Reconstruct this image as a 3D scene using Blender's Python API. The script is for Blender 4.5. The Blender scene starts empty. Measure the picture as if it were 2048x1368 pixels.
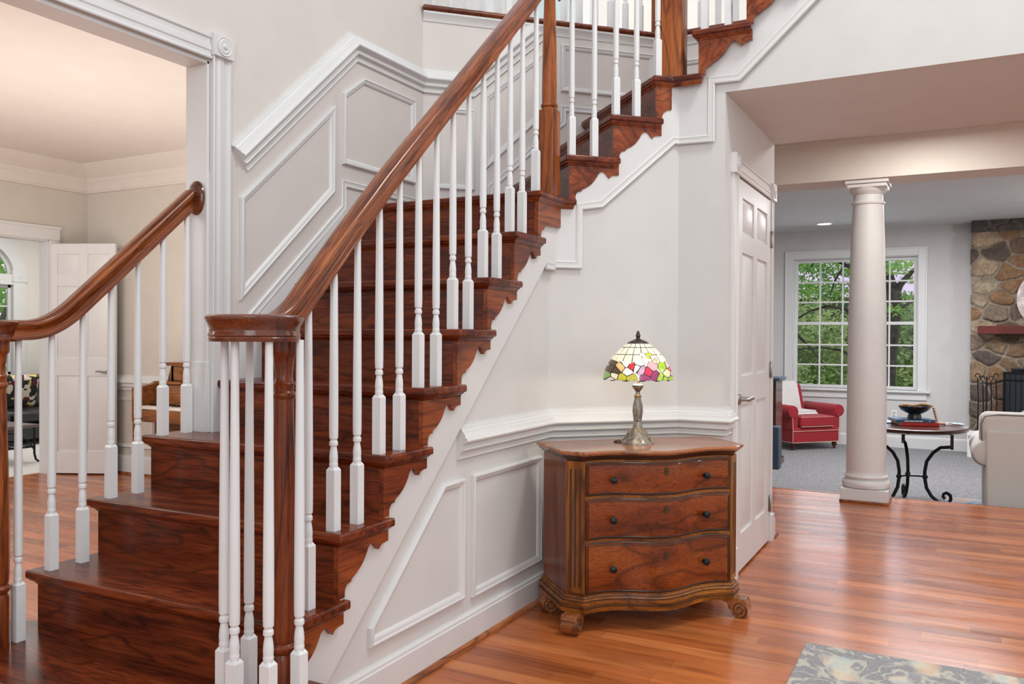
import bpy, bmesh, math, random
from mathutils import Vector, Matrix, noise
from math import pi, sin, cos, sqrt
random.seed(7)
C = bpy.context.scene.collection
S = bpy.context.scene

# ------------------------------------------------------------------ camera
F_PX = 1679.66; YAW = .486; PITCH = .0071; ROLL = .0046; EYE = Vector((0, 0, 1.28))
def _w(v):
    c, s = cos(YAW), sin(YAW)
    return Vector((v[0]*c-v[1]*s, v[0]*s+v[1]*c, v[2]))
_cp, _sp, _cr, _sr = cos(PITCH), sin(PITCH), cos(ROLL), sin(ROLL)
CR = _w((_cr, _sr*_sp, _sr*_cp)); CU = _w((-_sr, _cr*_sp, _cr*_cp)); CF = _w((0, _cp, -_sp))
cam = bpy.data.objects.new('camera', bpy.data.cameras.new('camera')); C.objects.link(cam)
m = Matrix((( CR.x, CU.x, -CF.x), (CR.y, CU.y, -CF.y), (CR.z, CU.z, -CF.z))).to_4x4()
m.translation = EYE
cam.matrix_world = m
cam.data.sensor_width = 36; cam.data.lens = F_PX/2048*36; cam.data.clip_end = 300; cam.data.clip_start = .05
S.camera = cam
def at(px, py, x=None, y=None, z=None):
    """world point on the plane x=, y= or z= seen at that place of the photograph"""
    v = CF + CR*(px-1024)/F_PX - CU*(py-684)/F_PX
    t = ((x-EYE.x)/v.x) if x is not None else ((y-EYE.y)/v.y) if y is not None else ((z-EYE.z)/v.z)
    return EYE + v*t

# ------------------------------------------------------------------ view, world, lights
S.view_settings.view_transform = 'Standard'; S.view_settings.look = 'None'
S.view_settings.gamma = 1.0; S.view_settings.exposure = 0.10; S.view_settings.use_curve_mapping = False
W = bpy.data.worlds.new('world'); S.world = W; W.use_nodes = True
bg = W.node_tree.nodes['Background']; bg.inputs[0].default_value = (.86, .88, .92, 1); bg.inputs[1].default_value = 1.0
_n = W.node_tree; _t = _n.nodes.new('ShaderNodeTexCoord'); _s = _n.nodes.new('ShaderNodeSeparateXYZ'); _r = _n.nodes.new('ShaderNodeValToRGB')
_n.links.new(_t.outputs['Generated'], _s.inputs[0]); _n.links.new(_s.outputs[1], _r.inputs[0]); _n.links.new(_r.outputs[0], bg.inputs[0])
_r.color_ramp.elements[0].position = .35; _r.color_ramp.elements[0].color = (.87, .90, .93, 1)     # overcast sky, lilac toward the garden
_r.color_ramp.elements[1].position = .8; _r.color_ramp.elements[1].color = (.72, .62, .86, 1)
S.cycles.max_bounces = 8; S.cycles.diffuse_bounces = 4; S.cycles.glossy_bounces = 4
S.cycles.transmission_bounces = 6; S.cycles.transparent_max_bounces = 16
S.cycles.caustics_reflective = False; S.cycles.caustics_refractive = False
S.cycles.sample_clamp_indirect = 6

def area(name, loc, target, size, power, col=(1, 1, 1), size_y=None):
    l = bpy.data.lights.new(name, 'AREA'); l.energy = power; l.color = col; l.size = size
    if size_y: l.shape = 'RECTANGLE'; l.size_y = size_y
    o = bpy.data.objects.new(name, l); C.objects.link(o); o.location = loc
    o.rotation_euler = (Vector(target)-Vector(loc)).to_track_quat('-Z', 'Y').to_euler()
    return o
def point(name, loc, power, col=(1, 1, 1), r=.1):
    l = bpy.data.lights.new(name, 'POINT'); l.energy = power; l.color = col; l.shadow_soft_size = r
    o = bpy.data.objects.new(name, l); C.objects.link(o); o.location = loc; return o
area('foyer_fill_light', (1.6, -3.4, 3.2), (-1.6, 3.0, 1.2), 2.6, 85, (.96, .99, 1.0), 3.0)  # soft fill added behind the camera, in place of unseen front windows
area('foyer_ceiling_light', (.45, 3.1, 5.2), (-.5, 3.1, 0), .7, 62, (1.0, .97, .92))
area('hall_ceiling_light', (1.4, 5.0, 2.45), (1.2, 4.6, 0), .35, 14, (1.0, .97, .92))
area('hall_downlight', (-.2, 6.3, 2.78), (-.2, 6.3, 0), .3, 16, (1.0, .96, .90))
area('family_ceiling_light', (-.4, 9.8, 2.74), (-.4, 9.8, 0), 1.8, 130, (.98, .97, 1.0))
area('family_window_light', (-1.3, 12.4, 1.5), (-1.0, 8.0, .3), 1.4, 9, (.86, .92, 1.0), 1.6)
point('family_can_light', (1.8, 10.3, 2.4), 26, (1.0, .95, .88), .06)
area('living_room_ceiling_fill', (-4.7, 3.4, .9), (-4.6, 3.9, 2.86), 1.8, 39, (1.0, .965, .91))  # fill added low in the room to brighten the living room ceiling
area('living_room_light', (-5.4, 1.2, 2.5), (-5.8, 4.8, .8), 1.6, 60, (1.0, .98, .95))
area('study_light', (-9.0, 6.0, 2.75), (-9.0, 6.0, 0), 1.5, 45, (1.0, .97, .93))
area('gallery_light', (-2.6, 6.2, 5.6), (-2.6, 6.6, 3.2), 1.6, 40, (1.0, .95, .88))

# ------------------------------------------------------------------ materials
def _new(name):
    m = bpy.data.materials.new(name); m.use_nodes = True
    nt = m.node_tree; return m, nt, nt.nodes['Principled BSDF']
def _co(nt, kind='Object', scale=(1, 1, 1), rot=(0, 0, 0)):
    tc = nt.nodes.new('ShaderNodeTexCoord'); mp = nt.nodes.new('ShaderNodeMapping')
    mp.inputs['Scale'].default_value = scale; mp.inputs['Rotation'].default_value = rot
    nt.links.new(tc.outputs[kind], mp.inputs['Vector']); return mp.outputs[0]
def _noise(nt, vec, scale, detail=4, rough=.55, dist=0):
    n = nt.nodes.new('ShaderNodeTexNoise'); n.inputs['Scale'].default_value = scale
    n.inputs['Detail'].default_value = detail; n.inputs['Roughness'].default_value = rough
    n.inputs['Distortion'].default_value = dist
    nt.links.new(vec, n.inputs['Vector']); return n
def _ramp(nt, fac, stops):
    r = nt.nodes.new('ShaderNodeValToRGB'); e = r.color_ramp.elements
    while len(e) < len(stops): e.new(.5)
    for i, (p, c) in enumerate(stops): e[i].position = p; e[i].color = (*c, 1)
    nt.links.new(fac, r.inputs[0]); return r.outputs[0]
def _mix(nt, f, a, b, mode='MIX'):
    n = nt.nodes.new('ShaderNodeMix'); n.data_type = 'RGBA'; n.blend_type = mode
    for i, v in ((0, f), (6, a), (7, b)):
        if hasattr(v, 'default_value') or hasattr(v, 'links'): nt.links.new(v, n.inputs[i])
        elif isinstance(v, tuple): n.inputs[i].default_value = (*v, 1)
        else: n.inputs[i].default_value = v
    return n.outputs[2]
def _bump(nt, b, h, st=.2, d=.01):
    n = nt.nodes.new('ShaderNodeBump'); n.inputs['Strength'].default_value = st; n.inputs['Distance'].default_value = d
    nt.links.new(h, n.inputs['Height']); nt.links.new(n.outputs[0], b.inputs['Normal'])
def plain(name, col, rough=.5, metal=0., coat=0., vary=.03, nscale=6., bump=0., bscale=200.):
    m, nt, b = _new(name)
    n = _noise(nt, _co(nt), nscale, 3)
    c2 = tuple(max(0, min(1, v*(1-vary*2))) for v in col); c1 = tuple(min(1, v*(1+vary)) for v in col)
    nt.links.new(_ramp(nt, n.outputs[0], [(.35, c2), (.65, c1)]), b.inputs['Base Color'])
    b.inputs['Roughness'].default_value = rough; b.inputs['Metallic'].default_value = metal
    b.inputs['Coat Weight'].default_value = coat
    if bump: _bump(nt, b, _noise(nt, _co(nt), bscale, 2).outputs[0], bump, .002)
    return m
def wood(name, dark, mid, light, axis='x', rough=.3, coat=.3, figure=1.0, kind='Object', fine=1.0):
    """oak-like wood: long broad figure, cathedral rings and dark pores running along the grain"""
    m, nt, b = _new(name)
    g = {'x': (1, 0, 0), 'y': (0, 1, 0), 'z': (0, 0, 1)}[axis]
    def sc(along, cross): return tuple(along if k else cross for k in g)
    v1 = _co(nt, kind, sc(1.3, 9)); n1 = _noise(nt, v1, 1.0*figure, 5, .6, .6)
    # rings: sharp contours of a stretched noise
    mul = nt.nodes.new('ShaderNodeMath'); mul.operation = 'MULTIPLY'; mul.inputs[1].default_value = 9.0
    nt.links.new(_noise(nt, _co(nt, kind, sc(.9, 5.5)), 1.0*figure, 2, .5, .3).outputs[0], mul.inputs[0])
    fr = nt.nodes.new('ShaderNodeMath'); fr.operation = 'FRACT'; nt.links.new(mul.outputs[0], fr.inputs[0])
    rings = _ramp(nt, fr.outputs[0], [(0, (.25,)*3), (.22, (.9,)*3), (.8, (1,)*3), (1, (.35,)*3)])
    pores = _ramp(nt, _noise(nt, _co(nt, kind, sc(7*fine, 190*fine)), 1.0, 3, .6).outputs[0], [(.36, (.35,)*3), (.52, (1,)*3)])
    base = _ramp(nt, n1.outputs[0], [(.28, dark), (.5, mid), (.72, light)])
    c = _mix(nt, .75, base, rings, 'MULTIPLY'); c = _mix(nt, .7, c, pores, 'MULTIPLY')
    nt.links.new(c, b.inputs['Base Color'])
    b.inputs['Roughness'].default_value = rough; b.inputs['Coat Weight'].default_value = coat; b.inputs['Coat Roughness'].default_value = .12
    b.inputs['Specular IOR Level'].default_value = .3
    _bump(nt, b, pores, .08, .001)
    return m
def planks(name):
    m, nt, b = _new(name)
    vec = _co(nt)
    def M(op, a, b_=None, c_=None):
        n = nt.nodes.new('ShaderNodeMath'); n.operation = op
        for k, v in enumerate((a, b_, c_)):
            if v is None: continue
            if isinstance(v, (int, float)): n.inputs[k].default_value = v
            else: nt.links.new(v, n.inputs[k])
        return n.outputs[0]
    sx = nt.nodes.new('ShaderNodeSeparateXYZ'); nt.links.new(vec, sx.inputs[0])
    yr = M('DIVIDE', sx.outputs[1], .083); row = M('FLOOR', yr)
    w1 = nt.nodes.new('ShaderNodeTexWhiteNoise'); w1.noise_dimensions = '1D'; nt.links.new(row, w1.inputs['W'])
    u = M('ADD', M('DIVIDE', sx.outputs[0], 1.25), M('MULTIPLY', w1.outputs['Value'], 7.3)); idx = M('FLOOR', u)
    cb_ = nt.nodes.new('ShaderNodeCombineXYZ'); nt.links.new(row, cb_.inputs[0]); nt.links.new(idx, cb_.inputs[1])
    w2 = nt.nodes.new('ShaderNodeTexWhiteNoise'); w2.noise_dimensions = '2D'; nt.links.new(cb_.outputs[0], w2.inputs['Vector'])
    base = _ramp(nt, w2.outputs['Value'], [(0, (.36, .090, .023)), (.35, (.46, .128, .034)), (.75, (.55, .165, .046)), (1, (.63, .21, .064))])
    seam = M('MAXIMUM', M('LESS_THAN', M('FRACT', yr), .014), M('LESS_THAN', M('FRACT', u), .0016))
    n = _noise(nt, _co(nt, 'Object', (2.2, 26, 1)), 1.0, 5, .6, .5)
    gr = _ramp(nt, n.outputs[0], [(.28, (.60, .52, .48)), (.5, (.95,)*3), (.7, (1.12, 1.08, 1.02))])
    n2 = _ramp(nt, _noise(nt, _co(nt, 'Object', (.6, 4, 1)), 1.0, 2).outputs[0], [(.35, (.80,)*3), (.6, (1.05,)*3)])
    c = _mix(nt, 1.0, base, gr, 'MULTIPLY'); c = _mix(nt, 1.0, c, n2, 'MULTIPLY'); c = _mix(nt, M('MULTIPLY', seam, .6), c, (.14, .035, .012))
    nt.links.new(c, b.inputs['Base Color'])
    b.inputs['Specular IOR Level'].default_value = .35; b.inputs['Coat Weight'].default_value = .14; b.inputs['Coat Roughness'].default_value = .14
    rr = _ramp(nt, _noise(nt, _co(nt, 'Object', (1, 5, 1)), 2.0, 3).outputs[0], [(.3, (.18,)*3), (.7, (.31,)*3)])
    nt.links.new(rr, b.inputs['Roughness'])
    ad = nt.nodes.new('ShaderNodeMath'); ad.operation = 'MULTIPLY_ADD'; ad.inputs[1].default_value = -.6
    nt.links.new(seam, ad.inputs[0])
    nt.links.new(_noise(nt, _co(nt, 'Object', (.5, 12, 1)), 1.0, 1).outputs[0], ad.inputs[2])
    _bump(nt, b, ad.outputs[0], .25, .002)
    return m
def fabric(name, col, rough=.9, scale=500, sheen=.3, var=.12):
    m, nt, b = _new(name)
    n = _noise(nt, _co(nt), scale, 2)
    nt.links.new(_ramp(nt, n.outputs[0], [(.35, tuple(v*(1-var) for v in col)), (.65, tuple(min(1, v*(1+var)) for v in col))]), b.inputs['Base Color'])
    b.inputs['Roughness'].default_value = rough; b.inputs['Sheen Weight'].default_value = sheen
    _bump(nt, b, n.outputs[0], .4, .002); return m

TRIM = plain('white_trim_paint', (.71, .715, .71), .38, vary=.01)
TRIMB = plain('white_baluster_paint', (.77, .79, .80), .36, vary=.01)
WALL = plain('warm_grey_wall_paint', (.70, .665, .625), .75, vary=.012, bump=.05)
PANEL = plain('wainscot_paint', (.68, .64, .61), .45, vary=.01)
WALLR = plain('off_white_wall_paint', (.67, .665, .65), .7, vary=.012)
WALLF = plain('family_room_wall_paint', (.62, .61, .60), .75, vary=.012)
WALLB = plain('beige_wall_paint', (.60, .56, .50), .75, vary=.012)
CEIL = plain('ceiling_paint', (.68, .69, .70), .85, vary=.01)
CEILF = plain('family_ceiling_paint', (.68, .69, .69), .85, vary=.01)
STAIR = wood('dark_red_oak', (.050, .006, .002), (.165, .028, .007), (.29, .060, .015), 'x', .27, .12, 1.5)
STAIRY = wood('red_oak_lit_side', (.10, .015, .004), (.28, .055, .013), (.42, .11, .028), 'y', .28, .15)  # lighter copy of the tread oak: light painted into brackets and upper coves
OAK = wood('stained_oak_post', (.09, .015, .004), (.34, .086, .016), (.50, .155, .032), 'z', .25, .2)
OAKD = wood('dark_turned_oak', (.06, .009, .003), (.21, .042, .010), (.34, .085, .018), 'z', .25, .2)
RAILM = wood('stained_oak_rail', (.075, .014, .004), (.27, .065, .014), (.46, .135, .030), 'x', .24, .25, figure=2.2, kind='UV')
SHOE = wood('shoe_moulding_wood', (.22, .06, .022), (.38, .12, .045), (.48, .17, .065), 'y', .35, .2)
FLOOR = planks('cherry_plank_floor')
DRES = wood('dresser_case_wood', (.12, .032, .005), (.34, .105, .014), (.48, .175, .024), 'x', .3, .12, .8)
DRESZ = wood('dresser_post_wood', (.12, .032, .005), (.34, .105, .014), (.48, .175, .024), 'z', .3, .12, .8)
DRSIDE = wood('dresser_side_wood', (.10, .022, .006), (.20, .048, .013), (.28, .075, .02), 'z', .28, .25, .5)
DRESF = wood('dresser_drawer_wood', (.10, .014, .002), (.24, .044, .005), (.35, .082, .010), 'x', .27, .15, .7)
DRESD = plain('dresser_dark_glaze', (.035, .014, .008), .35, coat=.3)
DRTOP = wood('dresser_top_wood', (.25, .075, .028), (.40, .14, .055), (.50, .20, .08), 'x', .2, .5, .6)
PEWTER = plain('antique_pewter', (.36, .32, .27), .45, .9, vary=.22, nscale=55, bump=.5, bscale=90)
BRONZE = plain('dark_bronze', (.035, .04, .045), .35, .8, vary=.3, nscale=80)
NICKEL = plain('satin_nickel', (.40, .38, .35), .28, 1.0)
IRON = plain('black_iron', (.02, .02, .02), .4, .6, bump=.2, bscale=60)
BLACK = plain('black_lacquer', (.012, .012, .012), .25, coat=.3)
CARPET = fabric('grey_carpet', (.20, .20, .205), .98, 45, .15, .38)
CARPET2 = fabric('cream_carpet', (.72, .69, .64), .98, 160, .2, .06)
RED = fabric('red_upholstery', (.30, .006, .014), .8, 260, .15, .15)
REDP = plain('tan_piping', (.62, .36, .27), .7)
THROW = fabric('pale_throw_wool', (.62, .58, .55), .95, 90, .5, .18)
SOFA = fabric('light_linen', (.60, .57, .53), .92, 420, .3, .12)
PIPE = plain('grey_piping', (.20, .17, .15), .8)
PLUM = fabric('blue_grey_pillow_fabric', (.42, .48, .58), .9, 70, .3, .4)
LEATHER = plain('black_leather', (.022, .022, .024), .32, coat=.2, bump=.5, bscale=25)
DARKW = wood('dark_walnut', (.03, .010, .005), (.07, .022, .010), (.12, .04, .018), 'x', .25, .4)
PIANO = wood('piano_walnut', (.12, .04, .012), (.26, .09, .025), (.36, .14, .04), 'x', .3, .4)
IVORY = plain('ivory_keys', (.78, .75, .68), .3)
BEAD = wood('natural_bead_wood', (.55, .30, .14), (.68, .40, .20), (.74, .48, .27), 'x', .55, .1)
JUTE = fabric('jute_tassel', (.55, .38, .24), .95, 200)
MANTEL = plain('red_brown_mantel', (.12, .014, .007), .7, vary=.15)
PAPER = plain('paper', (.78, .74, .68), .8)
BLUE = plain('blue_book_cloth', (.03, .10, .20), .5)
REDB = plain('red_book_cloth', (.55, .02, .02), .5)
WHITE = plain('white_plastic', (.80, .80, .78), .4)
SLATE = plain('slate_blue', (.035, .06, .09), .5)
def glass_mat():
    m, nt, b = _new('window_glass')
    for n in list(nt.nodes):
        if n.type == 'BSDF_PRINCIPLED': nt.nodes.remove(n)
    out = nt.nodes['Material Output']; t = nt.nodes.new('ShaderNodeBsdfTransparent'); g = nt.nodes.new('ShaderNodeBsdfGlossy')
    g.inputs['Roughness'].default_value = .02; g.inputs['Color'].default_value = (1, 1, 1, 1)
    fr = nt.nodes.new('ShaderNodeFresnel'); fr.inputs['IOR'].default_value = 1.35
    mx = nt.nodes.new('ShaderNodeMixShader'); nt.links.new(fr.outputs[0], mx.inputs[0])
    nt.links.new(t.outputs[0], mx.inputs[1]); nt.links.new(g.outputs[0], mx.inputs[2]); nt.links.new(mx.outputs[0], out.inputs[0]); return m
GLASS = glass_mat()
def emit(name, col, st):
    m, nt, b = _new(name); b.inputs['Base Color'].default_value = (*col, 1)
    b.inputs['Emission Color'].default_value = (*col, 1); b.inputs['Emission Strength'].default_value = st; return m
CAN = emit('lit_diffuser', (1, .97, .92), 2.2)
BULB = emit('lit_bulb', (1, .86, .62), 4)

# ------------------------------------------------------------------ object helpers
def mat_of(o):
    m = Matrix.Identity(4)
    while o: m = o.matrix_basis @ m; o = o.parent
    return m
class MB:
    def __init__(s): s.v = []; s.f = []; s.uv = []; s.mi = []
    def add(s, vs, fs, uvs=None, mi=0):
        o = len(s.v); s.v += [tuple(p) for p in vs]
        for k, f in enumerate(fs):
            s.f.append(tuple(i+o for i in f)); s.mi.append(mi); s.uv.append(uvs[k] if uvs else None)
        return s
    def box(s, x0, x1, y0, y1, z0, z1, mi=0):
        x0, x1 = sorted((x0, x1)); y0, y1 = sorted((y0, y1)); z0, z1 = sorted((z0, z1))
        v = [(x, y, z) for z in (z0, z1) for y in (y0, y1) for x in (x0, x1)]
        return s.add(v, [(0, 2, 3, 1), (4, 5, 7, 6), (0, 1, 5, 4), (2, 6, 7, 3), (0, 4, 6, 2), (1, 3, 7, 5)], mi=mi)
    def obox(s, c, ax, ay, az, hx, hy, hz, mi=0):
        c = Vector(c); ax, ay, az = Vector(ax).normalized(), Vector(ay).normalized(), Vector(az).normalized()
        v = [c+ax*hx*i+ay*hy*j+az*hz*k for k in (-1, 1) for j in (-1, 1) for i in (-1, 1)]
        return s.add(v, [(0, 2, 3, 1), (4, 5, 7, 6), (0, 1, 5, 4), (2, 6, 7, 3), (0, 4, 6, 2), (1, 3, 7, 5)], mi=mi)
    def prism(s, poly, off, mi=0):
        """3-D polygon (list of points) extruded by the vector off"""
        n = len(poly); P = [Vector(p) for p in poly]; off = Vector(off)
        nrm = Vector((0, 0, 0))
        for i in range(n): nrm += P[i].cross(P[(i+1) % n])
        if nrm.dot(off) > 0: P = P[::-1]
        v = P+[p+off for p in P]
        fs = [tuple(range(n)), tuple(range(2*n-1, n-1, -1))]+[(i, i+n, (i+1) % n+n, (i+1) % n) for i in range(n)]
        return s.add(v, fs, mi=mi)
    def slab(s, poly, z0, z1, mi=0): return s.prism([(x, y, z0) for x, y in poly], (0, 0, z1-z0), mi)
    def lathe(s, prof, c=(0, 0, 0), n=20, axis=(0, 0, 1), rib=None, mi=0, caps=True):
        """prof: (radius, height) pairs bottom to top"""
        a = Vector(axis).normalized(); b = a.orthogonal().normalized(); d = a.cross(b); c = Vector(c)
        v = []
        for r, h in prof:
            for i in range(n):
                t = 2*pi*i/n; rr = r*(rib(t, h) if rib else 1)
                v.append(c+a*h+b*rr*cos(t)+d*rr*sin(t))
        f = []
        for k in range(len(prof)-1):
            for i in range(n):
                j = (i+1) % n; f.append((k*n+i, k*n+j, (k+1)*n+j, (k+1)*n+i))
        if caps: f += [tuple(range(n))[::-1], tuple(range((len(prof)-1)*n, len(prof)*n))]
        return s.add(v, f, mi=mi)
    def tube(s, pts, r, n=8, mi=0, closed=False):
        P = [Vector(p) for p in pts]; m = len(P); R = r if isinstance(r, (list, tuple)) else [r]*m
        v = []; up = None; uvs = []; L = [0]
        for i in range(1, m): L.append(L[-1]+(P[i]-P[i-1]).length)
        for i in range(m):
            if closed: d = P[(i+1) % m]-P[i-1]
            else: d = P[min(i+1, m-1)]-P[max(i-1, 0)]
            d.normalize()
            if up is None: up = d.orthogonal().normalized()
            up = (up-d*up.dot(d)).normalized(); w = d.cross(up)
            v += [P[i]+(up*cos(2*pi*k/n)+w*sin(2*pi*k/n))*R[i] for k in range(n)]
        f = []
        for i in range(m if closed else m-1):
            i2 = (i+1) % m
            for k in range(n):
                j = (k+1) % n; f.append((i*n+k, i*n+j, i2*n+j, i2*n+k))
                uvs.append(((L[i], k*.02), (L[i], (k+1)*.02), (L[min(i+1, m-1)], (k+1)*.02), (L[min(i+1, m-1)], k*.02)))
        if not closed:
            f += [tuple(range(n))[::-1], tuple(range((m-1)*n, m*n))]; uvs += [None, None]
        return s.add(v, f, uvs, mi)
    def sweep(s, path, prof, normals, closed=False, up=None, mi=0, cap=True):
        """moulding: prof (u, v) pairs, v out along the wall normal of each segment, u across (normal x direction);
        mitred where segments meet. normals: one, or one per segment"""
        P = [Vector(p) for p in path]; m = len(P); ns = m if closed else m-1
        N = [Vector(normals)]*ns if not isinstance(normals, list) else [Vector(q) for q in normals]
        D = [(P[(i+1) % m]-P[i]).normalized() for i in range(ns)]
        n = len(prof); v = []; L = [0]; per = [0]
        for i in range(ns): L.append(L[-1]+(P[(i+1) % m]-P[i]).length)
        for k in range(1, n): per.append(per[-1]+sqrt((prof[k][0]-prof[k-1][0])**2+(prof[k][1]-prof[k-1][1])**2))
        for i in range(m):
            a = i-1 if (i > 0 or closed) else 0; b = i if i < ns else ns-1
            d = D[a]; U = N[a].cross(d) if up is None else Vector(up)
            bis = (D[a]+D[b]).normalized()
            for (pu, pv) in prof:
                q = P[i]+U*pu+N[a]*pv
                den = d.dot(bis)
                if abs(den) > .05: q = q - d*((q-P[i]).dot(bis)/den)
                v.append(q)
        f = []; uvs = []
        for i in range(ns):
            j = (i+1) % m
            for k in range(n-1):
                f.append((i*n+k, j*n+k, j*n+k+1, i*n+k+1))
                uvs.append(((L[i], per[k]), (L[i+1], per[k]), (L[i+1], per[k+1]), (L[i], per[k+1])))
        if cap and not closed:
            f += [tuple(range(n)), tuple(range((m-1)*n, m*n))[::-1]]; uvs += [None, None]
        return s.add(v, f, uvs, mi)
    def build(s, name, mat, parent=None, bevel=0, seg=2, smooth=True, local=False, angle=35, sub=0, fix=True, origin=None):
        me = bpy.data.meshes.new(name)
        vs = s.v
        M = None
        if parent is not None and not local:
            M = mat_of(parent).inverted(); vs = [tuple(M @ Vector(p)) for p in s.v]
        if origin is not None: vs = [(p[0]-origin[0], p[1]-origin[1], p[2]-origin[2]) for p in vs]
        me.from_pydata(vs, [], s.f)
        for mm in (mat if isinstance(mat, (list, tuple)) else [mat]): me.materials.append(mm)
        if any(s.mi): me.polygons.foreach_set('material_index', s.mi)
        if any(u for u in s.uv):
            ul = me.uv_layers.new(name='UVMap'); li = 0
            for k, f in enumerate(s.f):
                u = s.uv[k]
                for q in range(len(f)):
                    if u: ul.data[li].uv = u[q]
                    li += 1
        if fix:
            b = bmesh.new(); b.from_mesh(me); bmesh.ops.recalc_face_normals(b, faces=b.faces); b.to_mesh(me); b.free()
        if smooth:
            me.shade_smooth(); me.set_sharp_from_angle(angle=math.radians(angle))
        o = bpy.data.objects.new(name, me); C.objects.link(o)
        if origin is not None: o.location = origin
        if parent is not None: o.parent = parent
        if bevel:
            bv = o.modifiers.new('bevel', 'BEVEL'); bv.width = bevel; bv.segments = seg; bv.limit_method = 'ANGLE'; bv.angle_limit = math.radians(40)
            bv.harden_normals = False
        if sub:
            sb = o.modifiers.new('subdivision', 'SUBSURF'); sb.levels = sub; sb.render_levels = sub
        return o
def thing(name, label, cat, loc=(0, 0, 0), rotz=0, group=None):
    o = bpy.data.objects.new(name, None); C.objects.link(o); o.location = loc; o.rotation_euler = (0, 0, rotz)
    o.empty_display_size = .1
    o['label'] = label; o['category'] = cat
    if group: o['group'] = group
    return o
def tag(o, label, cat, group=None, kind=None):
    o['label'] = label; o['category'] = cat
    if group: o['group'] = group
    if kind: o['kind'] = kind
    return o
def struct(name, mb, mat, parent=None, **k):
    o = mb.build(name, mat, parent, **k)
    if parent is None: o['kind'] = 'structure'
    return o
def copy_part(o, parent):
    c = o.copy(); C.objects.link(c); c.parent = parent; return c
def arc(c, r, a0, a1, n, plane='xy'):
    out = []
    for i in range(n+1):
        t = math.radians(a0+(a1-a0)*i/n)
        out.append((c[0]+r*cos(t), c[1]+r*sin(t)))
    return out

# ------------------------------------------------------------------ measured stair geometry (x = across, y = along the first flight)
RHO = .2177; RUN = .2389; Y2 = 2.1017                    # riser height, going, riser 2
def T(k): return (k+1)*RHO                               # top of tread k
def RY(k): return Y2+RUN*(k-2)                           # face of riser k, first flight
XB = -1.732; XW = -1.785                                 # bracket face and wall face under the first flight
XO = -2.778                                              # outer wall of the first flight
Q = sqrt(.5)
E2 = Vector((Q, Q, 0)); N2 = Vector((Q, -Q, 0))          # second flight runs at 45 degrees
KB = -5.521; KW = -5.552                                  # x - y on its bracket face and on its wall face
P1B = Vector((XB, XB-KB, 0)); P1W = Vector((XW, XW-KW, 0))
Y3W = 4.271; Y3B = 4.218
P2B = Vector((Y3B+KB, Y3B, 0)); P2W = Vector((Y3W+KW, Y3W, 0)); P3W = Vector((-1.04, Y3W, 0))
S9 = .045                                                # distance of riser 9 beyond the corner
def R2(k): return P1B + E2*(S9+.2376*(k-9))              # risers 9, 10, 11
def RX(k): return -1.165+RUN*(k-12)                      # risers 12, 13, 14 of the third flight
O1 = Vector((XO, 4.12, 0)); KO = XO-4.12
YO3 = 5.225; O2 = Vector((YO3+KO, YO3, 0))
HALL_Z = 2.52

# ------------------------------------------------------------------ floors
mb = MB(); mb.slab([(-11, -5), (6, -5), (6, 7.35), (-1.04, 7.35), (-1.04, 6.2), (-7.6, 6.2), (-7.6, 4.0), (-7.6, -5)], -.12, 0)
fl = MB().slab([(-7.45, -5), (6, -5), (6, 7.36), (-4.2, 7.36), (-4.2, 6.2), (-7.45, 6.2)], -.12, 0)
struct('floor', fl, FLOOR, smooth=False)
struct('floor_family_room', MB().box(-4.2, 6, 7.36, 12.9, -.34, -.2177), CARPET, smooth=False)
struct('floor_study', MB().box(-11, -7.45, 2, 9, -.12, .004), CARPET2, smooth=False)
struct('floor_upper', MB().slab([(O1.x-.01, O1.y+.02), (O2.x-.005, O2.y+.02), (3, O2.y+.02), (3, 9), (-7, 9), (-7, 4.14)], 2.90, 3.17), CEIL, smooth=False)

# ------------------------------------------------------------------ profiles (u down from the top, v out)
RAILP = [(0, 0), (0, .009), (-.010, .010), (-.012, .020), (-.015, .020), (-.018, .024), (-.024, .026), (-.026, .030), (-.031, .031), (-.034, .036), (-.050, .042), (-.052, .047), (-.056, .050), (-.062, .052), (-.068, .050), (-.071, .043), (-.079, .030),
         (-.082, .026), (-.093, .025), (-.095, .031), (-.100, .034), (-.105, .031), (-.107, .022), (-.112, .016), (-.130, .013), (-.133, .016), (-.137, .016), (-.140, .011), (-.140, 0)]
BOXP = [(0, 0), (0, .010), (-.004, .017), (-.010, .019), (-.014, .014), (-.022, .012), (-.027, .009), (-.032, .005), (-.034, 0)]
BASEP = [(0, 0), (0, .006), (-.006, .008), (-.010, .013), (-.020, .014), (-.024, .018), (-.132, .018), (-.132, 0)]
SHOEP = [(0, 0), (.020, 0), (.019, .006), (.014, .013), (.007, .017), (0, .018)]
CASEP = [(0, 0), (0, .022), (-.006, .024), (-.012, .020), (-.016, .014), (-.030, .014), (-.034, .018), (-.055, .016), (-.060, .011), (-.078, .011), (-.082, .018), (-.090, .018), (-.090, 0)]
BANDP = [(0, 0), (0, .007), (-.006, .012), (-.012, .009), (-.026, .009), (-.032, .012), (-.038, .007), (-.038, 0)]

def run_profile(mb, path, prof, normals, flip=False):
    """profile whose u axis points up"""
    mb.sweep(path, prof, normals, up=(0, 0, 1)); return mb
def frame(mb, pts, normal, prof=BOXP):
    """closed picture-frame moulding on a wall; pts in order"""
    P = [Vector(p) for p in pts]; n = Vector(normal)
    a = Vector((0, 0, 0))
    for i in range(len(P)): a += P[i].cross(P[(i+1) % len(P)])
    if a.dot(n) > 0: P = P[::-1]                          # so that n x d points outward (u negative goes inward)
    mb.sweep(P, prof, n, closed=True); return mb
def strip(mb, path, normal, prof):
    mb.sweep(path, prof, normal); return mb

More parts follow.
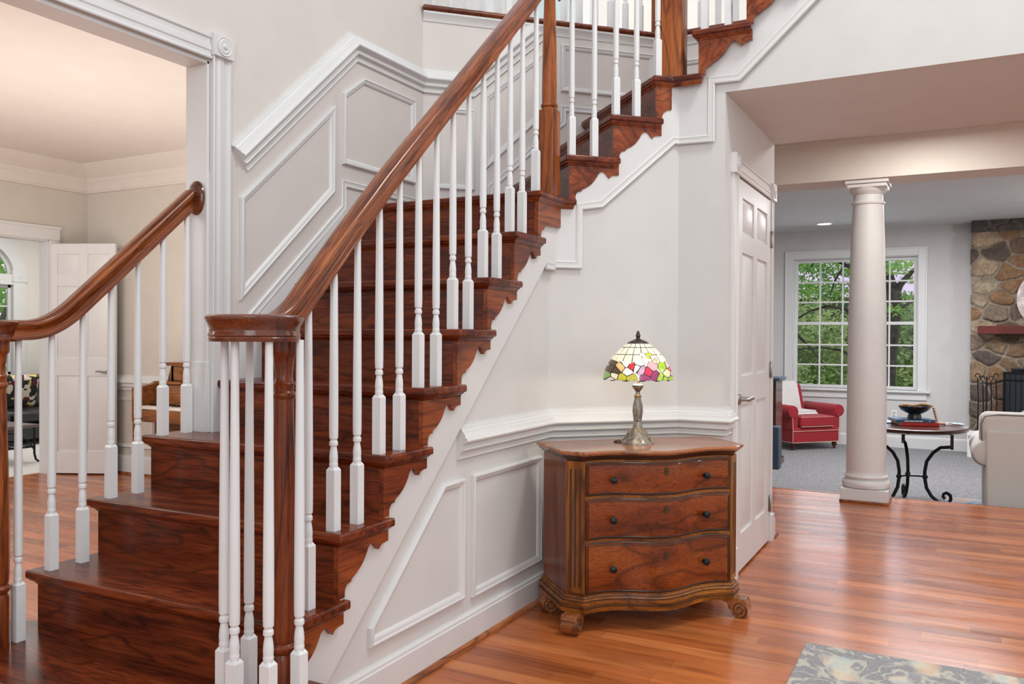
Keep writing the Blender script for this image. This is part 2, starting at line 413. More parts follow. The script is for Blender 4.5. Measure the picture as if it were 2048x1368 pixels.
# ------------------------------------------------------------------ wall under the stair (three faces) and the closet wall
def saw1(zoff=0.0):
    """sawtooth top along the first flight, (y, z)"""
    pts = []
    for k in range(1, 9): pts += [(RY(k)+.022, k*RHO-.004), (RY(k)+.022, T(k)-.034)]
    return pts
w = MB()
top = [(RY(1)+.022, .0)]+saw1()[1:]+[(P1W.y, T(8)-.034), (P1W.y, 0)]
w.prism([(XW, y, z) for y, z in top], (-.05, 0, 0))
# second face
def e2(s, z, k=KW, base=P1W): p = base+E2*s; return (p.x, p.y, z)
L2 = (P2W-P1W).length
top2 = [(0, 0), (0, T(8)-.034)]
for k in (9, 10, 11):
    s = (R2(k)-P1W).dot(E2)+.034; top2 += [(s, T(k-1)-.034), (s, T(k)-.034)]
top2 += [(L2, T(11)-.034), (L2, 0)]
w.prism([e2(s, z) for s, z in top2], (-N2.x*.05, -N2.y*.05, 0))
struct('wall_stair', w, WALLR, smooth=False)
# third face + the wall of the upper flight above the hall soffit
w = MB(); t3 = [(P2W.x, 0), (P3W.x, 0), (P3W.x, HALL_Z), (3.2, HALL_Z), (3.2, T(29))]
pts = [(P2W.x, 0), (P3W.x, 0), (P3W.x, HALL_Z), (3.2, HALL_Z)]
saw = []
for k in range(12, 30):
    if RX(k) < 3.2: saw += [(RX(k)+.022, T(k-1)-.034), (RX(k)+.022, T(k)-.034)]
saw += [(3.2, saw[-1][1])]
pts += saw[::-1]+[(P2W.x, T(11)-.034)]
w.prism([(x, Y3W, z) for x, z in pts], (0, .06, 0))
struct('wall_upper_flight', w, WALLR, smooth=False)
y_end = at(1548, 900, x=-1.03).y
dy0 = at(1473, 600, x=-1.03).y; dy1 = at(1539, 600, x=-1.03).y; dz = at(1533, 396, x=-1.03).z
w = MB().box(-1.10, -1.04, Y3W+.06, dy0-.004, 0, HALL_Z+.002).box(-1.10, -1.04, dy1+.004, y_end, 0, HALL_Z+.002).box(-1.10, -1.04, dy0-.004, dy1+.004, dz+.006, HALL_Z+.002)
w.box(-4.2, -1.10, y_end-.06, y_end, 0, 2.81)
struct('wall_closet', w, WALLR, smooth=False)
struct('ceiling_hall_soffit', MB().box(-1.10, 3.2, Y3W+.06, y_end, HALL_Z+.0, HALL_Z+.03).box(-1.04, 3.2, y_end-.03, y_end, HALL_Z+.03, 2.83), CEIL, smooth=False)
struct('ceiling_hall', MB().box(-4.2, 3.2, y_end, 6.99, 2.82, 2.90), CEIL, smooth=False)
struct('trim_beam', MB().box(-4.2, 6, 6.985, 7.345, 2.505, 2.90), plain('beam_paint', (.74, .70, .64), .75, vary=.01), smooth=False)

# stringer skirts, brackets' background
w = MB()
sk = [(RY(1), .02)]
bot = lambda y: .173+.911*(y-2.070)
sk = [(RY(k)+.003, z) for k in range(1, 9) for z in (k*RHO-.003, T(k)-.033)]
lastz = T(8)-.033
poly = sk+[(P1W.y+.02, lastz), (P1W.y+.02, 1.632), (3.672, 1.632), (1.882, .0), (RY(1), 0)]
w.prism([(XW+.001, y, z) for y, z in poly], (XB-.02-XW, 0, 0))
struct('trim_stringer', w, TRIM, smooth=False, bevel=.001)
NB = Vector((1, 0, 0)); N3 = Vector((0, -1, 0))
P1S = Vector((XB-.02, XB-.02-(KW+.03), 0))
w = MB()
sk2 = [(-.02, 1.645), (-.02, T(8)-.03)]
for k in (9, 10, 11):
    s = (R2(k)-P1W).dot(E2)+.004; sk2 += [(s, T(k-1)-.03), (s, T(k)-.03)]
sk2 += [(L2+.01, T(11)-.03), (L2+.01, 2.304), (L2-.03, 2.304), (.28, 1.95), (.135, 1.94), (.135, 1.645)]
w.prism([e2(s, z) for s, z in sk2], (N2.x*.016, N2.y*.016, 0))
sk3 = [(P2W.x-.005, 2.304), (-1.118, 2.304), (-1.118, 2.594), (-.973, 2.594)]
xx = 3.0; sk3 += [(xx, 2.594+.93*(xx+.973))]
saw = [(P2W.x-.005, T(11)-.03)]
for k in range(12, 30):
    if RX(k) < xx: saw += [(RX(k), T(k-1)-.03), (RX(k), T(k)-.03)]
saw += [(xx, saw[-1][1])]
w.prism([(x, Y3W, z) for x, z in sk3+saw[::-1]], (0, -.016, 0))
struct('trim_stringer_upper', w, TRIM, smooth=False)
w = MB()
strip(w, [(XW+.016, 3.672, 1.632), (XW+.016, P1W.y, 1.632)], NB, [(a+.010, b+.010) for a, b in BANDP])
m1 = P1W+N2*.016
strip(w, [e2(0, 1.645), e2(.145, 1.645), e2(.145, 1.935), e2(.27, 1.955), e2(L2-.04, 2.304), e2(L2+.004, 2.304)], N2, [(a+.01, b+.010) for a, b in BANDP])
strip(w, [(P2W.x, Y3W, 2.304), (-1.118, Y3W, 2.300), (-1.118, Y3W, 2.594), (-.973, Y3W, 2.590), (3.0, Y3W, 2.590+.93*3.973)], N3, [(a+.01, b+.010) for a, b in BANDP])
struct('trim_stringer_moulding', w, TRIM)
# lower wainscot on the three faces
w = MB()
A0 = (XW, 2.905, .917); A1 = (XW, P1W.y, .917); A2 = (P2W.x, P2W.y, .917); A3 = (P3W.x, P3W.y, .917); A4 = (P3W.x, dy0-.10, .917)
run_profile(w, [A0, A1, A2, A3, A4], RAILP, [NB, N2, N3, NB])
struct('trim_chair_rail', w, TRIM)
w = MB()
frame(w, [(XW, 2.323, .270), (XW, 2.323, .201), (XW, 2.954, .201), (XW, 2.954, .695), (XW, 2.791, .695)], NB)
frame(w, [(XW, 3.018, .700), (XW, 3.674, .700), (XW, 3.674, .186), (XW, 3.018, .186)], NB)
frame(w, [e2(.08, .700), e2(L2-.08, .700), e2(L2-.08, .186), e2(.08, .186)], N2)
struct('trim_wall_panels', w, TRIM)
w = MB()
run_profile(w, [(XW, RY(1)+.2, .135), (XW, P1W.y, .135), (P2W.x, P2W.y, .135), (P3W.x, P3W.y, .135), (P3W.x, dy0-.10, .135)], BASEP, [NB, N2, N3, NB])
w.sweep([(-1.04, dy1+.10, .135), (-1.04, y_end, .135), (-1.30, y_end, .135)], BASEP, [NB, Vector((0, 1, 0))], up=(0, 0, 1))
struct('baseboard_stair', w, TRIM)
w = MB()
w.sweep([(XW+.018, RY(1)+.2, 0), (XW+.018, P1W.y, 0), (P2W.x, P2W.y-.0, 0)], SHOEP, [NB, N2], up=(0, 0, 1))
w.sweep([(-1.022, dy1+.10, 0), (-1.022, y_end+.018, 0), (-1.3, y_end+.018, 0)], SHOEP, [NB, Vector((0, 1, 0))], up=(0, 0, 1))
struct('trim_shoe_moulding', w, SHOE)
# panel paint sheet on wall is the wall itself

# ------------------------------------------------------------------ closet door
def six_panel(width, height, t=.035):
    """door leaf in local space: x 0..width, y 0 (front) .. t, z 0..height; raised panels on both faces"""
    m = MB(); m.box(0, width, .011, t-.011, 0, height)
    rows = [(.10, .38), (.44, 1.05)] ; st = .115 if width > .7 else .09; mul = .05 if width > .7 else .045
    h = height
    zs = [(.095*h, .425*h), (.50*h, .815*h), (.865*h, .955*h)]
    # stiles and rails
    for y0, y1 in ((0, .0115), (t-.0115, t)):
        m.box(0, st*width/.93, y0, y1, 0, h); m.box(width-st*width/.93, width, y0, y1, 0, h)
        m.box(width/2-mul*.9, width/2+mul*.9, y0, y1, 0, h)
        e = [0]+[v for z in zs for v in z]+[h]
        for i in range(0, len(e), 2):
            for (a, b) in ((st*width/.93, width/2-mul*.9), (width/2+mul*.9, width-st*width/.93)): m.box(a, b, y0+(.0003 if y0 == 0 else 0), y1-(0 if y0 == 0 else .0003), e[i]+.0002, e[i+1]-.0002)
    for (z0, z1) in zs:
        for (a, b) in ((st*width/.93, width/2-mul*.9), (width/2+mul*.9, width-st*width/.93)):
            for ys, yo in ((.011, .002), (t-.011, t-.002)):
                i0, i1 = .014, .040
                v = [(a+i0, ys, z0+i0), (b-i0, ys, z0+i0), (b-i0, ys, z1-i0), (a+i0, ys, z1-i0),
                     (a+i1, yo, z0+i1), (b-i1, yo, z0+i1), (b-i1, yo, z1-i1), (a+i1, yo, z1-i1)]
                m.add(v, [(0, 1, 5, 4), (1, 2, 6, 5), (2, 3, 7, 6), (3, 0, 4, 7), (4, 5, 6, 7)])
    return m
door = bpy.data.objects.new('door_1', None); C.objects.link(door); door['kind'] = 'structure'
door.location = (-1.060, dy1, .012); door.rotation_euler = (0, 0, -pi/2)
dw = dy1-dy0
six_panel(dw, dz-.016).build('door_leaf', TRIM, door, local=True, bevel=.0015)
def lever(parent, x, z, side=-1, y=0):
    m = MB(); m.lathe([(.031, 0), (.033, .004), (.028, .012), (.014, .018), (.012, .045)], (x, y, z), 20, (0, side, 0))
    o = m.build('door_handle', NICKEL, parent, local=True)
    L = MB(); d = 1 if x < dw/2 else -1
    L.tube([(x, y+side*.045, z), (x, y+side*.058, z), (x+d*.03, y+side*.062, z), (x+d*.10, y+side*.060, z+.002), (x+d*.125, y+side*.056, z-.004)], [.011, .012, .011, .009, .006], 10)
    L.build('lever', NICKEL, o, local=True); return o
# door local x runs from the hinge side (far) toward the camera, local -y faces the room? handled by sign
hz = at(1478, 798, x=-1.02)
lx = dy1-hz.y
lever(door, lx, hz.z-.012, 1, .035) if False else None
def on_door(mbk): return mbk
# local axes: x -> world -y ; y -> world +x.  front face at y = t
mh = MB(); mh.lathe([(.031, 0), (.034, .004), (.030, .012), (.014, .018), (.013, .050)], (lx, .035, hz.z-.012), 20, (0, 1, 0))
hd = mh.build('door_handle', NICKEL, door, local=True)
MB().tube([(lx, .080, hz.z-.012), (lx, .092, hz.z-.012), (lx-.03, .096, hz.z-.010), (lx-.10, .094, hz.z-.010), (lx-.135, .088, hz.z-.018)], [.012, .013, .012, .010, .006], 10).build('lever', NICKEL, hd, local=True)
for py in (473, 741, 1014):
    q = at(1539, py, x=-1.0)
    h = MB().lathe([(.007, -.052), (.008, -.05), (.008, .05), (.007, .052)], (-.003, .043, q.z-.012), 10).box(-.012, .026, .0358, .0385, q.z-.058, q.z+.034)
    h.build('hinge', NICKEL, door, local=True)
w = MB()
strip(w, [(-1.04, dy0-.004-.09, 0), (-1.04, dy0-.094, dz+.006)], NB, [(a+.09 if False else -a-.09+.09, b) for a, b in CASEP])
def casing_y(y_in, side, x, z0, z1, wd=.09):
    """vertical casing on a plane x = const facing +x; side -1: outward toward smaller y"""
    m = MB(); pr = [(x+b, y_in-side*a) for a, b in CASEP]
    m.prism([(px, py, z0) for px, py in pr], (0, 0, z1-z0)); return m
w = MB()
for q in (casing_y(dy0-.004, -1, -1.04, .16, dz+.006), casing_y(dy1+.004, 1, -1.04, .16, dz+.006)): w.add(q.v, q.f)
w.prism([(-1.04+b, dy0-.004, dz+.006-a) for a, b in CASEP], (0, dy1-dy0+.008, 0))
for yy in (dy0-.054, dy1+.054):
    w.box(-1.04, -1.008, yy-.052, yy+.052, dz+.004, dz+.108); w.box(-1.04, -1.010, yy-.050, yy+.050, 0, .165)
    w.lathe([(.038, 0), (.038, .004), (.030, .002), (.026, .005), (.012, .004), (.010, .009), (.002, .010)], (-1.008, yy, dz+.056), 24, (1, 0, 0))
struct('trim_door_casing', w, TRIM, bevel=.001)

# ------------------------------------------------------------------ outer stair wall
w = MB()
WT = .113; yj = 2.525; hz0 = 2.425
TOPZ = 5.8
w.box(XO-WT, XO, yj, O1.y, 0, TOPZ)
w.box(XO-WT, XO, -5, yj, hz0, TOPZ)
struct('wall_left', w, WALL, smooth=False)
w = MB(); o2 = lambda s, z: tuple((O1+E2*s)+Vector((0, 0, z)))
LO = (O2-O1).length
w.prism([o2(0, 0), o2(LO, 0), o2(LO, 3.17), o2(0, 3.17)], (-N2.x*.1, -N2.y*.1, 0))
w.box(O2.x, -1.13, YO3+.0, YO3+.1, 0, 3.17).box(-1.13, 3.2, YO3, YO3+.1, HALL_Z+.03, 3.17)
struct('wall_landing', w, PANEL, smooth=False)
# wainscot panel paint on the left wall below the chair rail
mp = MB()
zr = lambda y: 2.094+.921*(y-2.630)
mp.prism([(XO, yj+.0, 0), (XO, O1.y, 0), (XO, O1.y, 2.80), (XO, 3.444, 2.80), (XO, 2.63, zr(2.63)-.04), (XO, yj, zr(2.53)-.04)], (.004, 0, 0))
struct('trim_wainscot', mp, PANEL, smooth=False)
XP = XO+.004
w = MB()
U0 = (XO, 2.640, zr(2.640)); U1 = (XO, 3.444, 2.844); U2 = (XO, O1.y, 2.844); 
sq = .26
N_ = N2
w.sweep([U0, U1, U2], RAILP, NB, cap=True) if False else None
# rail on the left wall (in-plane mitre), then along the landing wall
def up_profile(path, normal, prof=RAILP):
    P = [Vector(p) for p in path]; d = (P[1]-P[0]); n = Vector(normal)
    m = MB()
    if n.cross(d).z < 0: P = P[::-1]
    m.sweep(P, prof, n); return m
for q in (up_profile([U0, U1, (XO, O1.y+.0, 2.844)], NB), ): w.add(q.v, q.f)
for q in (up_profile([o2(.0, 2.844), o2(sq, 2.844), o2(.66, 3.20)], N2), ): w.add(q.v, q.f)
struct('trim_chair_rail_stair', w, TRIM)
w = MB()
frame(w, [(XP, 2.692, 1.880), (XP, 2.692, 1.430), (XP, 3.320, 2.000), (XP, 3.320, 2.436)], NB)
frame(w, [(XP, 3.386, 2.515), (XP, 3.551, 2.635), (XP, 4.030, 2.635), (XP, 4.030, 2.153), (XP, 3.386, 2.153)], NB)
strip(w, [(XP, 2.632, 1.262), (XP, 3.384, 1.937), (XP, 3.384, 2.067), (XP, O1.y, 2.067)], NB, [(a+.008, b) for a, b in BANDP])
strip(w, [o2(0, 2.067), o2(.36, 2.067), o2(.56, 2.22), o2(.78, 2.45), o2(.84, 2.66), o2(1.5, 2.70)][:2], N2, [(a+.008, b) for a, b in BANDP])
frame(w, [o2(.08, 2.630), o2(.316, 2.630), o2(.316, 2.146), o2(.08, 2.146)], N2)
frame(w, [o2(.378, 2.713), o2(.707, 2.986), o2(.75, 3.02), o2(.75, 2.63), o2(.378, 2.272)], N2)
frame(w, [o2(.863, 3.080), o2(1.497, 3.080), o2(1.497, 2.789), o2(.863, 2.789)], N2)
strip(w, [o2(.397, 2.10), o2(.397, 2.18), o2(.80, 2.56), o2(.863, 2.61), o2(.863, 2.705), o2(LO, 2.705)], N2, BANDP)
frame(w, [(O2.x+.10, YO3, 3.03), (O2.x+.9, YO3, 3.03), (O2.x+.9, YO3, 2.75), (O2.x+.10, YO3, 2.75)], N3)
struct('trim_stair_panels', w, TRIM)
# skirt board along the outer wall
w = MB(); zs = lambda y: 1.262+.8977*(y-2.632)
w.prism([(XO+.0045, yj+.03, .86), (XO+.0045, yj+.03, 1.12), (XO+.0045, 2.632, 1.20), (XO+.0045, 3.384, 1.90), (XO+.0045, O1.y, 2.03), (XO+.0045, O1.y, 1.9), (XO+.0045, 3.5, 1.5)], (.010, 0, 0))
struct('trim_skirt_board', w, TRIM, smooth=False)
# opening casing on the stair side and jamb lining
w = MB()
pr = [(XO+b, yj+.005-a*1.15) for a, b in CASEP]
w.prism([(px, py, 1.30) for px, py in pr], (0, 0, 2.455-1.30))
w.box(XO, XO+.026, yj+.002, yj+.112, 0, 1.30)
w.prism([(XO+b, yj, 2.432-a*1.1) for a, b in CASEP], (0, -7, 0))
w.box(XO, XO+.032, yj+.001, yj+.112, 2.452, 2.545)
w.lathe([(.040, 0), (.040, .005), (.032, .002), (.027, .006), (.013, .004), (.010, .010), (.002, .011)], (XO+.032, yj+.056, 2.498), 28, (1, 0, 0))
w.box(XO-WT-.002, XO+.003, yj-.012, yj+.001, 0, hz0)          # jamb face
w.box(XO-WT-.002, XO+.003, -5, yj, hz0-.012, hz0+.002)
w.box(XO-WT-.008, XO+.010, yj-.022, yj, T(3), 1.13).box(XO-WT-.006, XO+.006, yj-.018, yj, 1.13, 1.165)
w.prism([(XO-WT-b, yj-a*1.15, T(3)) for a, b in CASEP], (0, 0, 2.455-T(3)))
struct('trim_opening_casing', w, TRIM, bevel=.0012)
# gallery edge: fascia with bed moulding and oak nosing
w = MB()
FASC = [(0, 0), (0, .026), (-.012, .026), (-.018, .020), (-.034, .013), (-.040, .009), (-.055, .007), (-.058, 0)]
run_profile(w, [o2(0, 3.182), o2(LO, 3.182), (3.0, YO3, 3.182)], FASC, [N2, N3])
struct('trim_gallery_fascia', w, TRIM)
w = MB()
NOSE = [(0, -.10), (0, .030), (-.006, .037), (-.016, .040), (-.026, .037), (-.032, .030), (-.032, -.10)]
run_profile(w, [o2(0, 3.215), o2(LO, 3.215), (3.0, YO3, 3.215)], NOSE, [N2, N3])
struct('trim_gallery_nosing', w, wood('gallery_nosing_oak', (.10, .02, .009), (.19, .042, .016), (.26, .07, .024), 'x', .3, .2))

# ------------------------------------------------------------------ staircase
stairs = thing('staircase', 'dark red oak staircase with scrolled side brackets rising and turning to the right', 'staircase', (-2.25, RY(0), 0))
TH = .030
def side_poly(k):
    return
BR = [(0, 0), (.033, 0), (.033, .019), (.037, .031), (.046, .040), (.066, .044), (.066, .050), (.075, .056), (.095, .066), (.117, .082), (.133, .099), (.146, .118), (.154, .133),
      (.162, .142), (.173, .147), (.184, .146), (.194, .139), (.202, .129), (.214, .116), (.224, .127), (.236, .132), (.250, .133), (.267, .135), (.267, .166), (.267, RHO-.03)]
COVE = [(0, 0), (.0, .020), (-.004, .019), (-.008, .012), (-.014, .006), (-.018, .004), (-.018, 0)]
def bracket(base, d, n, zb, trim=1.0, smax=.267, cut0=0):
    """scroll-sawn bracket: base = foot of riser on the bracket plane, d = direction of climb, n = outward"""
    m = MB(); pts = [(s, z) for s, z in BR if s <= smax+1e-6]
    pts += [(min(smax, .267), RHO-TH)] if smax < .267 else []
    pts += [(0, RHO-TH)]
    pts = [p for p in pts]
    P = [Vector(base)+d*s+Vector((0, 0, zb+z)) for s, z in pts]
    m.prism(P, -Vector(n)*.019); return m
def tread(poly, k):
    m = MB(); m.slab(poly, T(k)-TH, T(k)); m.box(*([0]*0)) if False else None
    return m
ZV = Vector((0, 0, 1))
XN = -1.700                                              # nosing edge over the bracket
XL = {1: -2.935, 2: -2.935, 3: -2.925}
# tread 0: starting step with round ends
m = MB()
pl = arc((-1.69, 1.735), .215, -90, 70, 14)+[(-1.66, 2.0), (-2.95, 2.0)]+arc((-2.93, 1.735), .215, 110, 270, 14)
m.slab(pl, T(0)-TH, T(0)); m.build('tread', STAIR, stairs, bevel=.012, seg=4)
m = MB(); pl = arc((-1.69, 1.75), .195, -90, 75, 14)+[(-1.74, 1.95), (-2.90, 1.95)]+arc((-2.93, 1.75), .195, 105, 270, 14)
m.slab(pl, .0, T(0)-TH); m.build('riser', STAIR, stairs)
for k in range(1, 8):
    yf = RY(k)-.028; yb = RY(k+1)
    xl = XL.get(k, XO+.006); m = MB()
    if k <= 2: pl = [(xl, yf), (XN, yf), (XN, yb+.028), (XB, yb+.028), (XB, yb+.012), (-2.90, yb+.012), (-2.90, yb+.028), (xl, yb+.028)]
    elif k == 3: pl = [(xl, yf), (XN, yf), (XN, yb+.028), (XB, yb+.028), (XB, yb+.012), (XO+.001, yb+.012), (XO+.001, yj-.0), (xl, yj-.0)]
    else: pl = [(xl, yf), (XN, yf), (XN, yb+.028), (XB, yb+.028), (XB, yb+.012), (xl, yb+.012)]
    m.slab(pl, T(k)-TH, T(k)); t = m.build('tread', STAIR, stairs, bevel=.012, seg=4)
    xr = -2.90 if k <= 3 else XO+.006
    m = MB().box(xr, XB-.0195, RY(k), RY(k)+.018, k*RHO, T(k)-TH); m.build('riser', STAIR, stairs)
    if k <= 3:
        m = MB(); ye = RY(k+1)+.012 if k < 3 else yj-.01
        m.box(-2.90, -2.88, RY(k)+.001, ye, (k)*RHO if k > 1 else RHO, T(k)-TH)
        if k > 1: m.box(-2.899, -2.881, RY(k), ye, 0, k*RHO)
        m.build('side_panel', TRIM, stairs)
    # cove under the nosing, front and side
    m = MB(); zt = T(k)-TH
    if k <= 3: m.sweep([(-2.90, RY(k+1)-.01, zt), (-2.90, RY(k), zt), (XB, RY(k), zt), (XB, RY(k+1)+.020, zt)], COVE, [Vector((-1, 0, 0)), Vector((0, -1, 0)), NB], up=(0, 0, 1))
    else: m.sweep([(XO+.006, RY(k), zt), (XB, RY(k), zt), (XB, RY(k+1)+.020, zt)], COVE, [Vector((0, -1, 0)), NB], up=(0, 0, 1))
    m.build('cove_moulding', STAIRY if k > 9 else STAIR, stairs)
    bracket((XB, RY(k), 0), Vector((0, 1, 0)), NB, k*RHO).build('bracket', STAIRY, stairs, smooth=False)
# landing 8
zt = T(8)
co = Vector((XN, XN-(KB+.045), 0)); r9 = R2(9); n9 = r9+N2*.032+E2*.03; n9b = r9+E2*.03; ob = -KO*0
def outer(p):
    """where the line from p along -N2 meets the outer landing wall"""
    q = Vector(p); t = ((q.x-q.y)-KO)/(2*Q); return q-N2*(t-.006)
m = MB(); a = outer(r9+E2*.012)
m.slab([(XO+.006, RY(8)-.028), (XN, RY(8)-.028), (co.x, co.y), (n9.x, n9.y), (n9b.x, n9b.y), (r9.x+E2.x*.012, r9.y+E2.y*.012), (a.x, a.y), (O1.x+.006, O1.y-.003)], zt-TH, zt)
m.build('tread', STAIR, stairs, bevel=.012, seg=4)
MB().box(XO+.006, XB-.0195, RY(8), RY(8)+.018, 8*RHO, T(8)-TH).build('riser', STAIR, stairs)
m = MB(); m.sweep([(XO+.006, RY(8), zt-TH), (XB, RY(8), zt-TH), (P1B.x, P1B.y, zt-TH), tuple(r9+E2*.02+ZV*(zt-TH))], COVE, [Vector((0, -1, 0)), NB, N2], up=(0, 0, 1)); m.build('cove_moulding', STAIRY, stairs)
bracket((XB, RY(8), 0), Vector((0, 1, 0)), NB, 8*RHO, smax=.0).build if False else None
m = MB(); pts = [(0, 0), (.033, 0), (.033, .019), (.037, .031), (.046, .040), (.066, .044), (.066, .050), (.10, .070), (P1B.y-RY(8), .075), (P1B.y-RY(8), RHO-TH), (0, RHO-TH)]
pts = [(s, z) for s, z in pts if s <= P1B.y-RY(8)]
m.prism([(XB, RY(8)+s, 8*RHO+z) for s, z in pts], (-.019, 0, 0)); m.build('bracket', STAIRY, stairs, smooth=False)
# second flight 9, 10 and landing 11
for k in (9, 10):
    r = R2(k); r1 = R2(k+1); f0 = r-E2*.028; z = T(k); m = MB()
    A = f0+N2*.032; B = r1+N2*.032+E2*.028; Bb = r1+E2*.028; Cc = r1+E2*.012; D = outer(Cc); G = outer(f0)
    m.slab([(p.x, p.y) for p in (A, B, Bb, Cc, D, G)], z-TH, z); m.build('tread', STAIR, stairs, bevel=.012, seg=4)
    g = outer(r); m = MB(); m.prism([r-N2*.0195+ZV*(k*RHO), g+ZV*(k*RHO), g+ZV*(z-TH), r-N2*.0195+ZV*(z-TH)], E2*.018); m.build('riser', STAIR, stairs)
    m = MB(); m.sweep([tuple(g+ZV*(z-TH)), tuple(r+ZV*(z-TH)), tuple(r1+E2*.02+ZV*(z-TH))], COVE, [-E2, N2], up=(0, 0, 1)); m.build('cove_moulding', STAIRY, stairs)
    bracket(r, E2, N2, k*RHO).build('bracket', STAIRY, stairs, smooth=False)
z = T(11); r = R2(11); g = outer(r); f0 = r-E2*.028; G = outer(f0); m = MB()
PN = Vector(((Y3B-.032)+(KB+.045), Y3B-.032, 0)); A = f0+N2*.032
m.slab([(A.x, A.y), (PN.x, PN.y), (RX(12)+.028, Y3B-.032), (RX(12)+.028, Y3B), (RX(12)+.012, Y3B), (RX(12)+.012, YO3-.006), (O2.x+.006, YO3-.006), (G.x, G.y)], z-TH, z)
m.build('tread', STAIR, stairs, bevel=.012, seg=4)
m = MB(); m.prism([r-N2*.0195+ZV*(11*RHO), g+ZV*(11*RHO), g+ZV*(z-TH), r-N2*.0195+ZV*(z-TH)], E2*.018); m.build('riser', STAIR, stairs)
m = MB(); m.sweep([tuple(g+ZV*(z-TH)), tuple(r+ZV*(z-TH)), tuple(P2B+ZV*(z-TH)), (RX(12)+.02, Y3B, z-TH)], COVE, [-E2, N2, N3], up=(0, 0, 1)); m.build('cove_moulding', STAIRY, stairs)
sm = (P2B-r).length
m = MB(); pts = [(0, 0), (.033, 0), (.033, .019), (.037, .031), (.046, .040), (.055, .044), (.058, .050), (sm, .055), (sm, RHO-TH), (0, RHO-TH)]
m.prism([r+E2*min(s, sm)+ZV*(11*RHO+zz) for s, zz in pts], -N2*.019); m.build('bracket', STAIRY, stairs, smooth=False)
XD = Vector((1, 0, 0))
for k in range(12, 16):
    z = T(k); x0, x1 = RX(k), RX(k+1); m = MB()
    m.slab([(x0-.028, Y3B-.032), (x1+.028, Y3B-.032), (x1+.028, Y3B), (x1+.012, Y3B), (x1+.012, YO3-.006), (x0-.028, YO3-.006)], z-TH, z)
    m.build('tread', STAIR, stairs, bevel=.012, seg=4)
    MB().box(x0, x0+.018, Y3B+.0195, YO3-.006, k*RHO, z-TH).build('riser', STAIR, stairs)
    m = MB(); m.sweep([(x0, YO3-.006, z-TH), (x0, Y3B, z-TH), (x1+.02, Y3B, z-TH)], COVE, [-XD, N3], up=(0, 0, 1)); m.build('cove_moulding', STAIRY, stairs)
    bracket((x0, Y3B, 0), XD, N3, k*RHO).build('bracket', STAIRY, stairs, smooth=False)

# ------------------------------------------------------------------ railings
HR = [(.0295, -.030), (.030, -.022), (.0285, -.018), (.025, -.010), (.0245, .000), (.028, .010), (.0325, .017), (.0335, .024), (.031, .031), (.024, .0365), (.012, .039),
      (0, .0395), (-.012, .039), (-.024, .0365), (-.031, .031), (-.0335, .024), (-.0325, .017), (-.028, .010), (-.0245, .000), (-.025, -.010), (-.0285, -.018), (-.030, -.022), (-.0295, -.030), (.0295, -.030)]
def rail(pts):
    """handrail cross-section swept along pts (kept upright), with UVs along the length"""
    P = [Vector(p) for p in pts]; n = len(HR); v = []; f = []; uv = []; L = [0]; per = [0]
    for k in range(1, n): per.append(per[-1]+.02)
    for i in range(1, len(P)): L.append(L[-1]+(P[i]-P[i-1]).length)
    for i, p in enumerate(P):
        d = (P[min(i+1, len(P)-1)]-P[max(i-1, 0)]).normalized(); s = d.cross(ZV).normalized(); u = s.cross(d)
        v += [p+s*a+u*b for a, b in HR]
    for i in range(len(P)-1):
        for k in range(n-1):
            f.append((i*n+k, (i+1)*n+k, (i+1)*n+k+1, i*n+k+1)); uv.append(((L[i], per[k]), (L[i+1], per[k]), (L[i+1], per[k+1]), (L[i], per[k+1])))
    f += [tuple(range(n-1)), tuple(range((len(P)-1)*n, len(P)*n-1))[::-1]]; uv += [None, None]
    m = MB(); m.add(v, f, uv); return m
def baluster(parent, x, y, z0, z1, blk=.205, plain_block=False, rot=0):
    m = MB(); h = .0165; c, s = cos(rot), sin(rot)
    def sqr(hh): return [(x+(a*c-b*s)*hh, y+(a*s+b*c)*hh) for a, b in ((-1, -1), (1, -1), (1, 1), (-1, 1))]
    zt = z0+blk
    m.slab(sqr(h), z0, zt-.010)
    # lamb's tongue: square turns to round
    a = sqr(h); r1 = h*.80
    v = [(p[0], p[1], zt-.010) for p in a]+[(x+(p[0]-x)*.62, y+(p[1]-y)*.62, zt) for p in a]
    m.add(v, [(0, 1, 5, 4), (1, 2, 6, 5), (2, 3, 7, 6), (3, 0, 4, 7), (4, 5, 6, 7)])
    H = z1-zt
    pr = [(.0125, -.006), (.0140, .006), (.0142, .010), (.0132, .013), (.0134, .020), (.0140, .030), (.0125, .048), (.0100, .062), (.0100, .066), (.0135, .069), (.0140, .075), (.0135, .081), (.0108, .084), (.0108, .087),
          (.0140, .092), (.0146, .12), (.0146, .20), (.0138, .35), (.0118, .6), (.0104, max(.62, H-.02)), (.0104, max(.63, H))]
    m.lathe([(r, hh) for r, hh in pr if hh <= H+1e-6 or hh > .9*H], (x, y, zt), 14)
    return m.build('baluster', TRIMB, parent, angle=30)
rl = thing('stair_railing', 'long oak handrail with white balusters and a round volute at its front end', 'railing', (-1.72, 1.74, T(0)))
XR = -1.765
def zr1(y): return 2.196+.925*(y-2.805)
zl = 1.297
path = []
cx, cy, R0 = -1.685, 1.70, .088
for a in range(180, 181): path.append((cx-R0+.008, cy+.0, zl))
path = [(-1.772, 1.70, zl), (-1.769, 1.76, zl)]
for i in range(9):
    y = 1.80+.0185*i; t = i/8
    zz = zl+(.5*.925*(y-1.80)**2/.148)
    path.append((XR, y, zz))
ye = 1.948; off = path[-1][2]-zr1(ye)
for i in range(1, 9):
    y = ye+(3.70-ye)*i/8; path.append((XR, y, zr1(y)+off*max(0, 1-(y-ye)/.35)))
rail(path).build('handrail', RAILM, rl, angle=50)
cap = MB(); R = .1295
